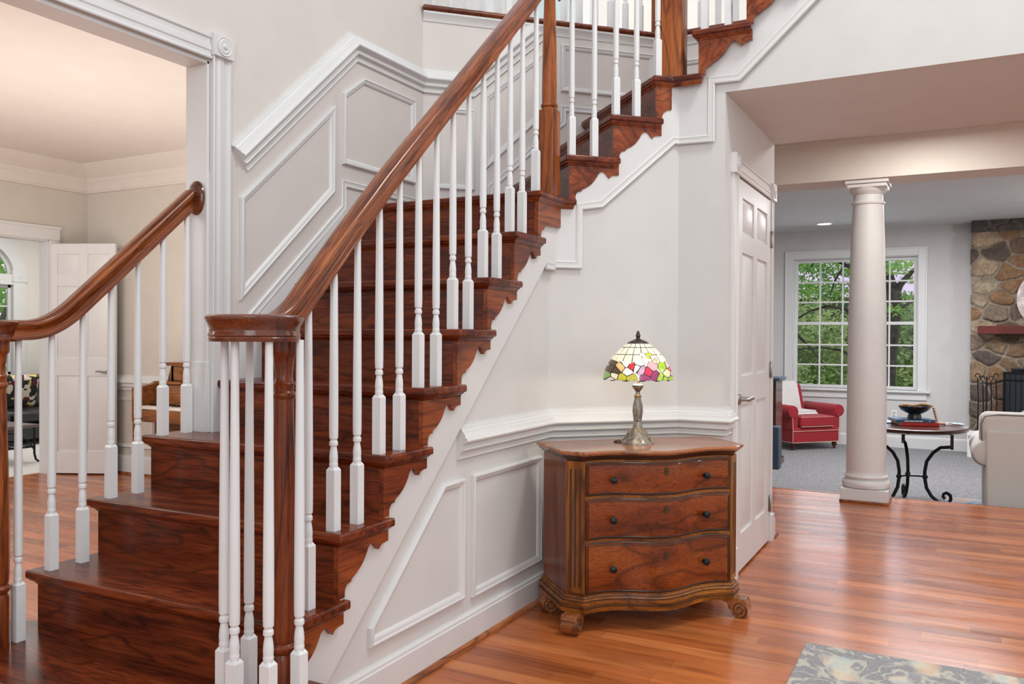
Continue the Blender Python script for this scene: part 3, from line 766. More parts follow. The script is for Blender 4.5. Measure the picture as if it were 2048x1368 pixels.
cap.lathe([(.02, -.033), (.1205, -.033), (.1215, -.024), (.1190, -.020), (.1215, -.017), (.1215, -.014), (.1185, -.008), (.1185, .000), (.1225, .012), (.1275, .020), (.1300, .027), (.1295, .033), (.124, .0375), (.11, .039), (.02, .0395)], (-1.682, 1.690, zl-.002), 56)
cap.build('volute', wood('volute_oak', (.07, .016, .007), (.16, .036, .012), (.25, .07, .022), 'x', .2, .5), rl)
def newel(parent, x, y, z0, ztop, turned=True):
    m = MB(); pr = [(.0, 0), (.034, 0), (.034, .005)]
    H = ztop-z0
    pr = [(.036, 0), (.036, .165), (.033, .172), (.030, .180), (.036, .187), (.040, .194), (.040, .200), (.035, .206), (.031, .210), (.0345, .218), (.0345, .225),
          (.036, .25), (.036, .40), (.033, .60), (.029, .78), (.0265, H-.165), (.0265, H-.16), (.031, H-.155), (.0325, H-.148), (.031, H-.142), (.027, H-.138), (.0275, H-.125), (.031, H-.118), (.0255, H-.110),
          (.024, H-.09), (.027, H-.060), (.0285, H-.045), (.0345, H-.038), (.036, H-.028), (.036, H)]
    m.lathe(pr, (x, y, z0), 28); return m.build('newel_post', OAKD, parent)
newel(rl, -1.648, 1.765, T(0), zl-.034)
for x, y in ((-1.774, 1.670), (-1.680, 1.617), (-1.784, 1.772), (-1.592, 1.650), (-1.578, 1.752)):
    baluster(rl, x, y, T(0), zl-.030)
n = 0
for k in range(1, 8):
    for j in (0, 1):
        y = RY(k)+.012+.1195*j
        if y > 3.62: break
        zz = (zr1(y)+off*max(0, 1-(y-ye)/.35)-.040) if y > 1.95 else zl-.02
        baluster(rl, -1.762, y, T(k), zz)
zb = lambda y: zr1(y)-.04
baluster(rl, -1.762, RY(8)+.012+.02, T(8), zb(3.57))
# corner newel on the landing, rails and balusters of the second and third flight
def big_newel(parent, c, z0, blk, half, ztop, rot, name='newel_post'):
    m = MB(); cc, ss = cos(rot), sin(rot)
    pts = []
    r = .012
    for (a, b) in ((-1, -1), (1, -1), (1, 1), (-1, 1)):
        for t in range(5):
            ang = math.atan2(b, a)-pi/4+pi/2*t/4
            px = a*(half-r)+r*cos(ang); py = b*(half-r)+r*sin(ang); pts.append((c[0]+px*cc-py*ss, c[1]+px*ss+py*cc))
    m.slab(pts, z0, z0+blk)
    if ztop > z0+blk+.05:
        H = ztop-z0-blk
        m.lathe([(half*.92, -.002), (half*.95, .006), (half*.85, .014), (half*.98, .020), (half*.98, .030), (half*.86, .034), (half*.84, .05), (half*.86, .12), (half*.80, .3), (half*.62, .62), (half*.58, H-.06), (half*.8, H-.05), (half*.85, H-.03), (half*.7, H)], (c[0], c[1], z0+blk), 28)
    return m.build(name, OAK, parent)
cN = Vector((-1.772, 3.735, 0))
big_newel(rl, cN, T(8), .425, .043, T(8)+1.10, 0)
ri = KB-.045
def z2(s): return T(8)+1.02+.916*(s)
def L2p(s): return Vector((P1B.x, P1B.y, 0))-N2*.035+E2*s
pth = [tuple(L2p(-.01)+ZV*(z2(0)))]+[tuple(L2p(s)+ZV*z2(s)) for s in (.1, .3, .5, .62)]
rail(pth).build('handrail', RAILM, rl, angle=50)
for px, k in ((1142, 9), (1187, 9), (1230, 10), (1271, 10), (1313, 11)):
    v = at(px, 500, y=3.9) - EYE; dirn = Vector((v.x, v.y, 0)); kk = KB-.05
    t = kk/(dirn.x-dirn.y); p = dirn*t
    s = (p-P1B).dot(E2)
    baluster(rl, p.x, p.y, T(k), z2(s)-.04, rot=pi/4)
cP = Vector((-1.308, 4.262, 0))
big_newel(rl, cP, T(11), 1.25, .058, T(11)+1.25, 0)
rail([(-1.27, Y3B+.035, T(11)+1.0), (-.2, Y3B+.035, T(11)+1.0+.93*1.07)]).build('handrail', RAILM, rl, angle=50)
for px in (1410, 1457):
    p = at(px, 50, y=Y3B+.036); baluster(rl, p.x, p.y, T(12), T(11)+1.0+.93*(p.x+1.27)-.04)
for px in (1502, 1550):
    p = at(px, 0, y=Y3B+.036); baluster(rl, p.x, p.y, T(13), T(11)+1.0+.93*(p.x+1.27)-.04)

# left railing
ll = thing('stair_railing', 'short oak handrail with white balusters fixed by a round rosette to the white jamb', 'railing', (-2.86, 2.1, T(0)))
XLr = -2.858
zz0 = 1.288
path = [(XLr, 1.70, zz0), (XLr, 1.76, zz0)]
for i in range(11):
    y = 1.78+.02*i; path.append((XLr, y, zz0+.5*.90*(y-1.78)**2/.20))
z_e = path[-1][2]; y_e = path[-1][1]
for i in range(1, 5):
    y = y_e+(2.515-y_e)*i/4; path.append((XLr, y, z_e+.90*(y-y_e)))
zl_at = lambda y: zz0 if y < 1.78 else (zz0+.5*.90*(y-1.78)**2/.20 if y < 1.98 else z_e+.90*(y-y_e))
rail(path).build('handrail', RAILM, ll, angle=50)
m = MB(); m.lathe([(.02, -.033), (.1205, -.033), (.1215, -.024), (.1190, -.020), (.1185, .000), (.1275, .020), (.1300, .027), (.1295, .033), (.124, .0375), (.11, .039), (.02, .0395)], (-2.942, 1.690, zz0-.002), 48)
m.build('volute', bpy.data.materials['volute_oak'], ll)
m = MB(); m.lathe([(.046, -.001), (.048, .004), (.046, .010), (.040, .014), (.038, .018), (.02, .019)], (-2.832, yj-.012, zl_at(2.51)+.0), 32, (0, -1, 0)); 
m2 = MB(); m2.v = [(p[0], p[1], (p[2]-zl_at(2.51))*1.5+zl_at(2.51)) for p in m.v]; m2.f = m.f; m2.uv = m.uv; m2.mi = m.mi
m2.build('rosette', bpy.data.materials['volute_oak'], ll)
newel(ll, -2.868, 1.700, T(0), zz0-.034)
for x, y, k in ((-2.862, 1.768, 0), (-2.860, 1.888, 1), (-2.858, 2.007, 1), (-2.860, 2.127, 2), (-2.860, 2.246, 2), (-2.845, 2.352, 3), (-2.842, 2.468, 3)):
    baluster(ll, x, y, T(k), zl_at(y)-.036)
for x, y in ((-2.95, 1.617), (-3.04, 1.70)): baluster(ll, x, y, T(0), zz0-.030)

# gallery railing upstairs
gl = thing('gallery_railing', 'row of white balusters standing on the upper gallery edge above the landing', 'railing', (O1.x, O1.y, 3.215))
for i in range(15):
    p = O1+E2*(.06+.105*i)-N2*.05
    baluster(gl, p.x, p.y, 3.215, 4.15, blk=.2)
for i in range(9): baluster(gl, O2.x+.12+.11*i, YO3+.05, 3.215, 4.15, blk=.2)
rail([tuple(O1-N2*.05+ZV*4.18), tuple(O2-N2*.05+ZV*4.18)]).build('handrail', RAILM, gl, angle=50)
rail([(O2.x, YO3+.05, 4.18), (1.2, YO3+.05, 4.18)]).build('handrail', RAILM, gl, angle=50)
big_newel(gl, (O2.x-.02, O2.y+.01), 3.165, 1.15, .05, 4.3, 0)

# upper hall far wall with wainscot and a pale blue panel for the open window
w = MB(); w.box(-7, 3, 8.0, 8.1, 3.17, 5.8)
struct('wall_gallery', w, WALL, smooth=False)
w = MB()
run_profile(w, [(-3.3, 8.0, 4.16), (3, 8.0, 4.16)], RAILP, [N3])
run_profile(w, [(-7, 8.0, 3.32), (3, 8.0, 3.32)], BASEP, [N3])
for x in (-3.0, -2.2, -1.4, -.6): frame(w, [(x, 8.0, 3.95), (x+.66, 8.0, 3.95), (x+.66, 8.0, 3.42), (x, 8.0, 3.42)], N3)
for x in (-5.6, -4.55, -4.3, -3.42):
    w.box(x, x+.09, 7.975, 8.0, 3.17, 5.2)
struct('trim_gallery_wainscot', w, TRIM)
w = MB(); w.box(-4.21, -3.42, 7.985, 7.999, 3.3, 5.1)
struct('gallery_window_panel', w, plain('pale_blue_window_tone', (.50, .60, .62), .5))  # flat panel with the bluish window light put into its colour

# ------------------------------------------------------------------ hall column
cx, cy = -.6175, 7.163
col = thing('column', 'round white column with a square base and capital between the hall and family room', 'column', (cx, cy, 0))
m = MB(); s = .172; m.box(cx-s, cx+s, cy-s, cy+s, .018, .105); m.build('plinth', TRIM, col, bevel=.003)
m = MB(); s = .1785; m.box(cx-s, cx+s, cy-s, cy+s, 0, .018); m.build('shoe_moulding', SHOE, col, bevel=.004)
m = MB(); m.lathe([(.160, .105), (.172, .112), (.178, .128), (.177, .145), (.170, .160), (.158, .168), (.150, .172), (.150, .178), (.158, .184), (.162, .192), (.160, .200), (.150, .208), (.146, .214), (.146, .24),
   (.1455, .7), (.140, 1.4), (.125, 2.05), (.112, 2.30), (.112, 2.318), (.120, 2.322), (.124, 2.330), (.124, 2.340), (.117, 2.345), (.108, 2.35), (.108, 2.395), (.114, 2.40), (.118, 2.408), (.126, 2.415), (.136, 2.432), (.140, 2.446), (.05, 2.447)], (cx, cy, 0), 64)
m.build('shaft', TRIM, col)
m = MB(); s = .142; m.box(cx-s, cx+s, cy-s, cy+s, 2.445, 2.474); s = .157; m.box(cx-s, cx+s, cy-s, cy+s, 2.474, 2.505); m.build('capital', TRIM, col, bevel=.005, seg=3)

# ------------------------------------------------------------------ family room shell
FY = 12.6; FZ = -.2177; FC = 2.79
wx0, wx1 = at(1587, 519, y=FY).x, at(1837, 512, y=FY).x
wz0, wz1 = .565, 2.40
w = MB(); w.box(-4.2, wx0, FY, FY+.14, FZ, FC).box(wx1, 6, FY, FY+.14, FZ, FC).box(wx0, wx1, FY, FY+.14, FZ, wz0).box(wx0, wx1, FY, FY+.14, wz1, FC)
struct('wall_back', w, WALLF, smooth=False)
struct('wall_family_side', MB().box(-4.3, -4.2, y_end, 12.74, FZ, 2.9), WALLF, smooth=False)
struct('ceiling_family_room', MB().box(-4.2, 6, 7.345, 12.74, FC, FC+.1), CEILF, smooth=False)
struct('trim_step_nosing', MB().box(-4.2, 6, 7.33, 7.375, -.035, .002).box(-4.2, 6, 7.355, 7.362, FZ, -.03), SHOE, bevel=.004)
w = MB(); run_profile(w, [(-4.2, FY, FZ+.16), (.19, FY, FZ+.16)], [(a, b) if a > -.1 else (-.16, b) for a, b in BASEP], [N3])
struct('baseboard_back', w, TRIM)
win = bpy.data.objects.new('window_1', None); C.objects.link(win); win['kind'] = 'structure'; win.location = ((wx0+wx1)/2, FY, wz0)
m = MB()
c = .112
m.box(wx0-c, wx0, FY-.022, FY+.0015, wz0, wz1+c-.019).box(wx1, wx1+c, FY-.022, FY+.0015, wz0, wz1+c-.019).box(wx0, wx1, FY-.0215, FY+.001, wz1, wz1+c-.019)
m.box(wx0-c-.001, wx0-c+.02, FY-.03, FY+.001, wz0, wz1+c-.02).box(wx1+c-.02, wx1+c+.001, FY-.03, FY+.001, wz0, wz1+c-.02).box(wx0-c-.001, wx1+c+.001, FY-.031, FY+.001, wz1+c-.02, wz1+c+.001)
m.box(wx0, wx0+.012, FY, FY+.13, wz0, wz1).box(wx1-.012, wx1, FY, FY+.13, wz0, wz1).box(wx0, wx1, FY, FY+.13, wz1-.012, wz1)
m.build('window_frame', TRIM, win, bevel=.003)
m = MB(); m.box(wx0-c-.04, wx1+c+.04, FY-.065, FY+.10, wz0-.03, wz0).box(wx0-c, wx1+c, FY-.02, FY, wz0-.13, wz0-.03); m.build('window_sill', TRIM, win, bevel=.004)
zm = 1.48
def sash(x0, x1, z0, z1, y, nx, nz, xm=None):
    m = MB(); t = .042
    m.box(x0, x0+t, y, y+.035, z0, z1).box(x1-t, x1, y, y+.035, z0, z1).box(x0+t, x1-t, y+.001, y+.034, z0, z0+t).box(x0+t, x1-t, y+.001, y+.034, z1-t, z1)
    for i in range(1, nx): xx = x0+t+(x1-x0-2*t)*i/nx; m.box(xx-.011, xx+.011, y+.008, y+.028, z0+t, z1-t)
    for j in range(1, nz): zz = z0+t+(z1-z0-2*t)*j/nz; m.box(x0+t, x1-t, y+.0095, y+.0265, zz-.011, zz+.011)
    return m
sash(wx0+.013, wx1-.013, zm-.02, wz1-.013, FY+.075, 5, 3).build('upper_sash', TRIM, win)
sash(wx0+.013, wx1-.013, wz0+.005, zm+.022, FY+.038, 5, 3).build('lower_sash', TRIM, win)
m = MB(); m.box(wx0+.03, wx1-.03, FY+.055, FY+.057, wz0+.03, zm).build('glass_pane', GLASS, win)
MB().box(wx0+.03, wx1-.03, FY+.092, FY+.094, zm, wz1-.03).build('glass_pane', GLASS, win)
MB().box((wx0+wx1)/2+.12, (wx0+wx1)/2+.20, FY+.02, FY+.055, zm+.022, zm+.04).build('sash_lock', TRIM, win, bevel=.004)
q = at(1649, 447, z=FC)
cl = thing('recessed_light', 'round recessed ceiling light glowing in the family room ceiling', 'ceiling light', (q.x, q.y, FC-.012))
MB().lathe([(.105, .0), (.105, .012), (.083, .012), (.083, .004)], (q.x, q.y, FC-.012), 32, caps=False).build('trim_ring', WHITE, cl)
MB().lathe([(.084, 0), (.084, .004)], (q.x, q.y, FC-.008), 32).build('diffuser', CAN, cl)
q = at(1788, 829, y=FY)
ol = thing('wall_outlet', 'small white duplex outlet on the wall under the family room window', 'outlet', (q.x, FY, q.z-.06))
MB().box(q.x-.036, q.x+.036, FY-.006, FY, q.z-.06, q.z+.06).build('cover_plate', WHITE, ol, bevel=.003)
for dz_ in (-.022, .022): MB().lathe([(.017, 0), (.017, .004)], (q.x, FY-.006, q.z+dz_), 16, (0, -1, 0)).build('socket', plain('outlet_grey', (.45, .45, .44), .5), ol)

# ------------------------------------------------------------------ fireplace
fy = 12.33; fx0 = .185; fx1 = 2.3
fp = thing('fireplace', 'floor to ceiling fieldstone fireplace with brown and tan stones', 'fireplace', ((fx0+fx1)/2, fy, FZ))
def stone_sheet(x0, x1, z0, z1, y, hole=None, step=.0125, side=True, flat=False):
    """fieldstones in mortar: cells of a jittered grid, each bulging and tinted on its own"""
    rnd = random.Random(11); cells = []
    pal = [(.22, .135, .08), (.30, .20, .12), (.38, .28, .18), (.15, .09, .06), (.12, .085, .07), (.27, .15, .075), (.36, .29, .20), (.15, .11, .09), (.24, .18, .13), (.42, .33, .22)]
    cw, ch = .27, .20; nz = int((z1-z0)/ch)+3; nx = int((x1-x0)/cw)+4
    for j in range(nz):
        for i in range(nx):
            cells.append((x0-.30+(i+(.5 if j % 2 else 0)+rnd.uniform(-.4, .4))*cw, z0-.2+(j+rnd.uniform(-.4, .4))*ch, rnd.choice(pal), rnd.uniform(.018, .050)))
    grid = {}
    for c_ in cells: grid.setdefault((int(c_[0]//.4), int(c_[1]//.4)), []).append(c_)
    def info(x, z):
        gx, gz = int(x//.4), int(z//.4); best = [(9, None), (9, None)]
        nx_ = noise.noise(Vector((x*7, z*7, 3)))*.03; nz_ = noise.noise(Vector((x*7, z*7, 9)))*.03
        for a in (-1, 0, 1):
            for b in (-1, 0, 1):
                for c_ in grid.get((gx+a, gz+b), ()):
                    d = sqrt((x+nx_-c_[0])**2+((z+nz_-c_[1])*1.25)**2)
                    if d < best[0][0]: best = [(d, c_), best[0]]
                    elif d < best[1][0]: best = [best[0], (d, c_)]
        return best[0][1], (best[1][0]-best[0][0])*.5
    vs, fs, cols = [], [], []
    nx = int((x1-x0)/step)+1; nz = int((z1-z0)/step)+1
    for j in range(nz+1):
        for i in range(nx+1):
            x = x0+(x1-x0)*i/nx; z = z0+(z1-z0)*j/nz
            c_, e = info(x, z); t = min(1, max(0, (e-.006)/.018)); t = t*t*(3-2*t)
            nn = noise.noise(Vector((x*30, z*30, 1)))
            yy = y-(c_[3]*t)-(.006*nn*t); 
            edge = min(1, i/3.0) if side else 1
            vs.append((x-(0 if i else c_[3]*.5*t), yy if edge > 0 else y+.0-.6*c_[3]*t, z))
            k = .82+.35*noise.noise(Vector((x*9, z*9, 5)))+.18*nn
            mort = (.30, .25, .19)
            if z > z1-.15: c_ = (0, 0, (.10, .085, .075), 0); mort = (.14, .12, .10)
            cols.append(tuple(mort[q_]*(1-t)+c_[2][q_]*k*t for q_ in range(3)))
    for j in range(nz):
        for i in range(nx):
            a = j*(nx+1)+i
            if hole:
                x = x0+(x1-x0)*(i+.5)/nx; z = z0+(z1-z0)*(j+.5)/nz
                if hole[0] < x < hole[1] and hole[2] < z < hole[3]: continue
            fs.append((a, a+1, a+nx+2, a+nx+1))
    # left return of the chimney breast
    b0 = len(vs)
    for j in range(nz+1): p = vs[j*(nx+1)]; vs.append((p[0]+.0, FY, p[2])); cols.append(cols[j*(nx+1)])
    for j in range(nz): fs.append((j*(nx+1), (j+1)*(nx+1), b0+j+1, b0+j))
    return vs, fs, cols
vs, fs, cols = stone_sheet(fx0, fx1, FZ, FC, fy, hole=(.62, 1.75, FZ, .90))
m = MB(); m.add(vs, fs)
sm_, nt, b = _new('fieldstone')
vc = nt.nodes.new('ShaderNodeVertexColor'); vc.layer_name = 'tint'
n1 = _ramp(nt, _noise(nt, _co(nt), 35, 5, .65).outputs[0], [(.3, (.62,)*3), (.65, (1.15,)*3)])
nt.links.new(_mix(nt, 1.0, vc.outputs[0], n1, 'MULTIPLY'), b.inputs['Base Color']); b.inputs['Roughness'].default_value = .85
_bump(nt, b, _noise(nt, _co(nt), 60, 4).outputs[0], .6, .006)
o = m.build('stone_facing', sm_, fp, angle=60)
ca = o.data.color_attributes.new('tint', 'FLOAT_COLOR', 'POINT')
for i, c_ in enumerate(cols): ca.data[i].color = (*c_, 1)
MB().box(.62, 1.75, fy+.01, fy+.24, FZ, FZ+.02).box(.62, 1.75, fy+.22, fy+.25, FZ, .9).box(.60, .63, fy, fy+.25, FZ, .9).box(1.74, 1.77, fy, fy+.25, FZ, .9).box(.6, 1.77, fy, fy+.25, .89, .92).build('firebox', BLACK, fp)
q0, q1 = at(1956, 652, y=12.12), at(1956, 668, y=12.12)
MB().box(q0.x, 2.2, 12.10, fy+.01, q1.z, q0.z).build('mantel_shelf', MANTEL, fp, bevel=.006)
# clock
ck = at(2034, 598, y=12.22)
cr = .40; cc = Vector((ck.x+cr, 12.285, ck.z))
clk = thing('wall_clock', 'large round pale distressed wall clock hanging on the stone chimney', 'clock', (cc.x, 12.28, cc.z))
m = MB(); m.lathe([(cr-.02, -.02), (cr, -.01), (cr, .015), (cr-.02, .022), (cr-.035, .014), (cr-.06, .012), (.01, .012)], cc, 64, (0, -1, 0)); m.build('clock_face', plain('distressed_clock_paint', (.72, .62, .60), .7, vary=.15, nscale=14), clk)
tx = {0: 'XII', 1: 'I', 2: 'II', 3: 'III', 4: 'IIII', 5: 'V', 6: 'VI', 7: 'VII', 8: 'VIII', 9: 'IX', 10: 'X', 11: 'XI'}
def text_mesh(s, size, name, mat, parent, M, ext=.001):
    cu = bpy.data.curves.new(name, 'FONT'); cu.body = s; cu.size = size; cu.align_x = 'CENTER'; cu.align_y = 'CENTER'; cu.extrude = ext
    o = bpy.data.objects.new(name, cu); C.objects.link(o)
    dg = bpy.context.evaluated_depsgraph_get(); me = bpy.data.meshes.new_from_object(o.evaluated_get(dg)); bpy.data.objects.remove(o)
    me.transform(mat_of(parent).inverted() @ M); me.materials.append(mat)
    o = bpy.data.objects.new(name, me); C.objects.link(o); o.parent = parent; return o
for h in range(12):
    a = pi/2-h*pi/6; r = cr-.105
    M = Matrix.Translation((cc.x+r*cos(a), cc.y-.0135, cc.z+r*sin(a))) @ Matrix.Rotation(pi/2, 4, 'X') @ Matrix.Rotation(a-pi/2, 4, 'Z')
    text_mesh(tx[h], .075, 'numeral', BLACK, clk, M)
m = MB()
for h in range(60):
    a = h*pi/30; r = cr-.052; m.obox((cc.x+r*cos(a), cc.y-.013, cc.z+r*sin(a)), (cos(a), 0, sin(a)), (0, 1, 0), (-sin(a), 0, cos(a)), .008, .0015, .0018)
m.build('minute_track', BLACK, clk)
m = MB(); m.obox((cc.x+.06, cc.y-.02, cc.z+.05), (.77, 0, .64), (0, 1, 0), (-.64, 0, .77), .09, .002, .008).obox((cc.x+.10, cc.y-.023, cc.z-.04), (.93, 0, -.37), (0, 1, 0), (.37, 0, .93), .13, .002, .005); m.build('clock_hands', BLACK, clk)
# fire screen
fs_ = thing('fireplace_screen', 'black iron folding screen with hinged side wing before the firebox', 'fire screen', (1.1, 12.02, FZ))
def screen_panel(a, b, z0, z1, name):
    m = MB(); a = Vector(a); b = Vector(b); d = (b-a).normalized(); L = (b-a).length; nrm = Vector((-d.y, d.x, 0))
    for s in (0, L): m.obox(a+d*s+ZV*((z0+z1)/2), d, nrm, ZV, .012, .012, (z1-z0)/2)
    for z in (z0+.02, z1-.012, z1-.10): m.obox(a+d*L/2+ZV*z, d, nrm, ZV, L/2, .010, .010)
    for i in range(1, 4): m.obox(a+d*L*i/4+ZV*((z0+z1)/2), d, nrm, ZV, .005, .005, (z1-z0)/2)
    m.obox(a+d*L/2+ZV*((z0+z1)/2), d, nrm, ZV, L/2, .002, (z1-z0)/2-.01, mi=1)
    m.build(name, [IRON, plain('screen_mesh', (.015, .02, .028), .5)], fs_)
screen_panel((.545, 12.20, 0), (.78, 12.06, 0), FZ, .86, 'side_panel'); screen_panel((.79, 12.06, 0), (1.50, 12.06, 0), FZ, .90, 'centre_panel'); screen_panel((1.51, 12.06, 0), (1.76, 12.20, 0), FZ, .86, 'side_panel')
# tools
tb = thing('fireplace_tool_set', 'black iron fireplace tools hanging on a scrolled stand beside the screen', 'fireplace tools', (.335, 12.0, FZ))
X0, Y0 = .345, 12.0
m = MB(); m.lathe([(.11, 0), (.11, .012), (.05, .03), (.02, .04)], (X0, Y0-.02, FZ), 20); m.tube([(X0, Y0, FZ+.03), (X0, Y0, FZ+1.02)], .010, 8); m.tube([(X0-.10, Y0, FZ+.93), (X0, Y0, FZ+.95), (X0+.10, Y0, FZ+.93)], .008, 8)
m.build('stand', IRON, tb)
for i, dx in enumerate((-.10, -.045, .045, .10)):
    m = MB(); x = X0+dx; zt = FZ+1.0-(.03 if i in (1, 2) else 0)
    m.tube([(x+.025*cos(a), Y0, zt+.03+.025*sin(a)) for a in [pi*.1*j for j in range(-3, 14)]], .006, 6)
    m.tube([(x, Y0, zt), (x+.01, Y0, zt-.3), (x, Y0, FZ+.16)], .008, 6)
    if i == 0: m.tube([(x, Y0, FZ+.18), (x-.04, Y0, FZ+.14), (x, Y0, FZ+.08)], .007, 6)
    elif i == 1: m.box(x-.045, x+.045, Y0-.008, Y0+.008, FZ+.05, FZ+.19)
    elif i == 2: m.lathe([(.035, 0), (.03, .10), (.012, .13)], (x, Y0, FZ+.05), 12)
    else: m.tube([(x, Y0, FZ+.17), (x+.03, Y0, FZ+.06)], .007, 6); m.tube([(x, Y0, FZ+.17), (x-.02, Y0, FZ+.06)], .007, 6)
    m.build('hanging_tool', IRON, tb)
lb = thing('hearth_box', 'low white box standing on the floor behind the sofa at the stone wall', 'box', (.10, 12.05, FZ))
q = at(1943, 862, y=12.05)
MB().box(q.x-.05, q.x+.09, 11.99, 12.12, FZ, q.z).build('case', WHITE, lb, bevel=.006)
MB().box(q.x-.035, q.x+.02, 11.985, 11.99, q.z-.09, q.z-.05).build('vent', plain('vent_grey', (.3, .3, .3), .6), lb)

# ------------------------------------------------------------------ armchair
def soft(mb, name, mat, parent, bevel=.03, sub=1, seg=3, local=True):
    o = mb.build(name, mat, parent, bevel=bevel, seg=seg, local=local, angle=60); return o
ac = thing('armchair', 'red upholstered club armchair with rolled arms and tan piping by the window', 'armchair', (-1.90, 12.02, FZ), math.radians(48))
# local: x across (front view left/right), front edge at y = -.38
def L_(*a): return a
wch = .33
soft(MB().box(-wch-.05, wch+.05, -.36, .30, .10, .30), 'base', RED, ac, .02)
soft(MB().box(-wch+.06, wch-.06, -.385, .22, .30, .455), 'seat_cushion', RED, ac, .035, seg=4)
for sx in (-1, 1):
    m = MB(); m.box(sx*(wch-.04), sx*(wch+.06), -.35, .28, .28, .50)
    m.lathe([(.02, -.365), (.078, -.36), (.084, -.34), (.084, .30), (.07, .32)], (sx*(wch+.045), 0, .515), 24, (0, 1, 0))
    m.build('arm', RED, ac, bevel=.008, local=True)
    m = MB(); m.lathe([(.010, -.372), (.078, -.366)], (sx*(wch+.045), 0, .515), 24, (0, 1, 0)); m.build('arm_facing', RED, ac, local=True)
    m = MB(); m.tube([(sx*(wch+.052), -.366, .11), (sx*(wch+.052), -.366, .30), (sx*(wch+.058), -.362, .44)], .005, 6); m.build('piping', REDP, ac, local=True)
m = MB(); m.tube([(-wch-.052, -.366, .105), (wch+.052, -.366, .105)], .005, 6); m.tube([(-wch-.052, -.366, .255), (wch+.052, -.366, .255)], .005, 6); m.tube([(-wch-.052, -.36, .105), (-wch-.052, .29, .105)], .005, 6); m.tube([(wch+.052, -.36, .105), (wch+.052, .29, .105)], .005, 6)
for zz in (.315, .440): m.tube([(-wch+.065, -.385, zz), (wch-.065, -.385, zz)], .004, 6)
m.build('piping', REDP, ac, local=True)
m = MB(); m.prism([(-.29, .18, .40), (-.29, .34, .30), (-.29, .43, .80), (-.29, .38, .86), (-.29, .30, .84)], (.58, 0, 0)); o = m.build('backrest', RED, ac, bevel=.05, seg=4, local=True, angle=60)
for sx in (-1, 1):
    for yy in (-.31, .25):
        MB().lathe([(.010, 0), (.014, .008), (.020, .02), (.016, .03), (.022, .038), (.034, .06), (.036, .075), (.026, .088), (.030, .10), (.030, .105)], (sx*(wch+.01), yy, 0), 16).build('leg', DARKW, ac, local=True)
acM = mat_of(ac)
def inl(ob_mat, pts): return [tuple(ob_mat @ Vector(p)) for p in pts]
m = MB()
pr = [(.295, .40), (.355, .93)]
q = inl(acM, [(x, y, z) for x in (-.20, .20) for (y, z) in ((.165, .47), (.272, .845), (.33, .885), (.41, .87), (.455, .80), (.43, .55), (.40, .56), (.42, .79), (.385, .845), (.33, .858), (.295, .835), (.195, .47))])
n_ = 12; m.add(q, [tuple(range(n_)), tuple(range(2*n_-1, n_-1, -1))]+[(i, (i+1) % n_, (i+1) % n_+n_, i+n_) for i in range(n_)])
o = m.build('throw_blanket', THROW, None, bevel=.012, seg=3, angle=60, origin=tuple(acM @ Vector((0, .25, .47)))); tag(o, 'pale speckled throw draped over the back of the red armchair', 'blanket')
fb = thing('folded_blanket', 'folded white blanket lying on the seat of the red armchair', 'blanket', tuple(acM @ Vector((-.02, -.02, .456))), math.radians(48))
for i, (dx, hh) in enumerate(((0, 0), (.01, .028))):
    MB().box(-.17+dx, .17-dx, -.20+dx*2, .14, hh, hh+.028).build('fold', THROW if i else plain('white_knit', (.75, .74, .72), .9), fb, bevel=.013, seg=3, local=True)
# dark cabinet slice at the door edge
q = at(1557, 905, z=FZ)
cb = thing('side_cabinet', 'tall dark wood cabinet seen edge-on beyond the closet door', 'cabinet', (-1.95, 10.0, FZ))
yy = 10.0; xr = at(1554, 800, y=yy).x; zt = at(1556, 756, y=yy).z; zb_ = FZ
MB().box(xr-.45, xr-.012, yy, yy+.4, zb_+.08, zt-.03).build('body', DARKW, cb, bevel=.004)
MB().box(xr-.46, xr+.03, yy-.02, yy+.42, zt-.03, zt).build('top', SLATE, cb, bevel=.004)
MB().box(xr-.46, xr+.012, yy-.015, yy+.41, zb_, zb_+.08).build('base', DARKW, cb, bevel=.006)
q2 = at(1556, 852, y=9.9)
sb = tag(MB().box(q2.x-.2, at(1561, 860, y=9.9).x, 9.80, 9.96, FZ, q2.z).build('storage_box', SLATE, None, bevel=.01, origin=(q2.x, 9.9, FZ)), 'dark blue box standing at the foot of the dark cabinet', 'box')

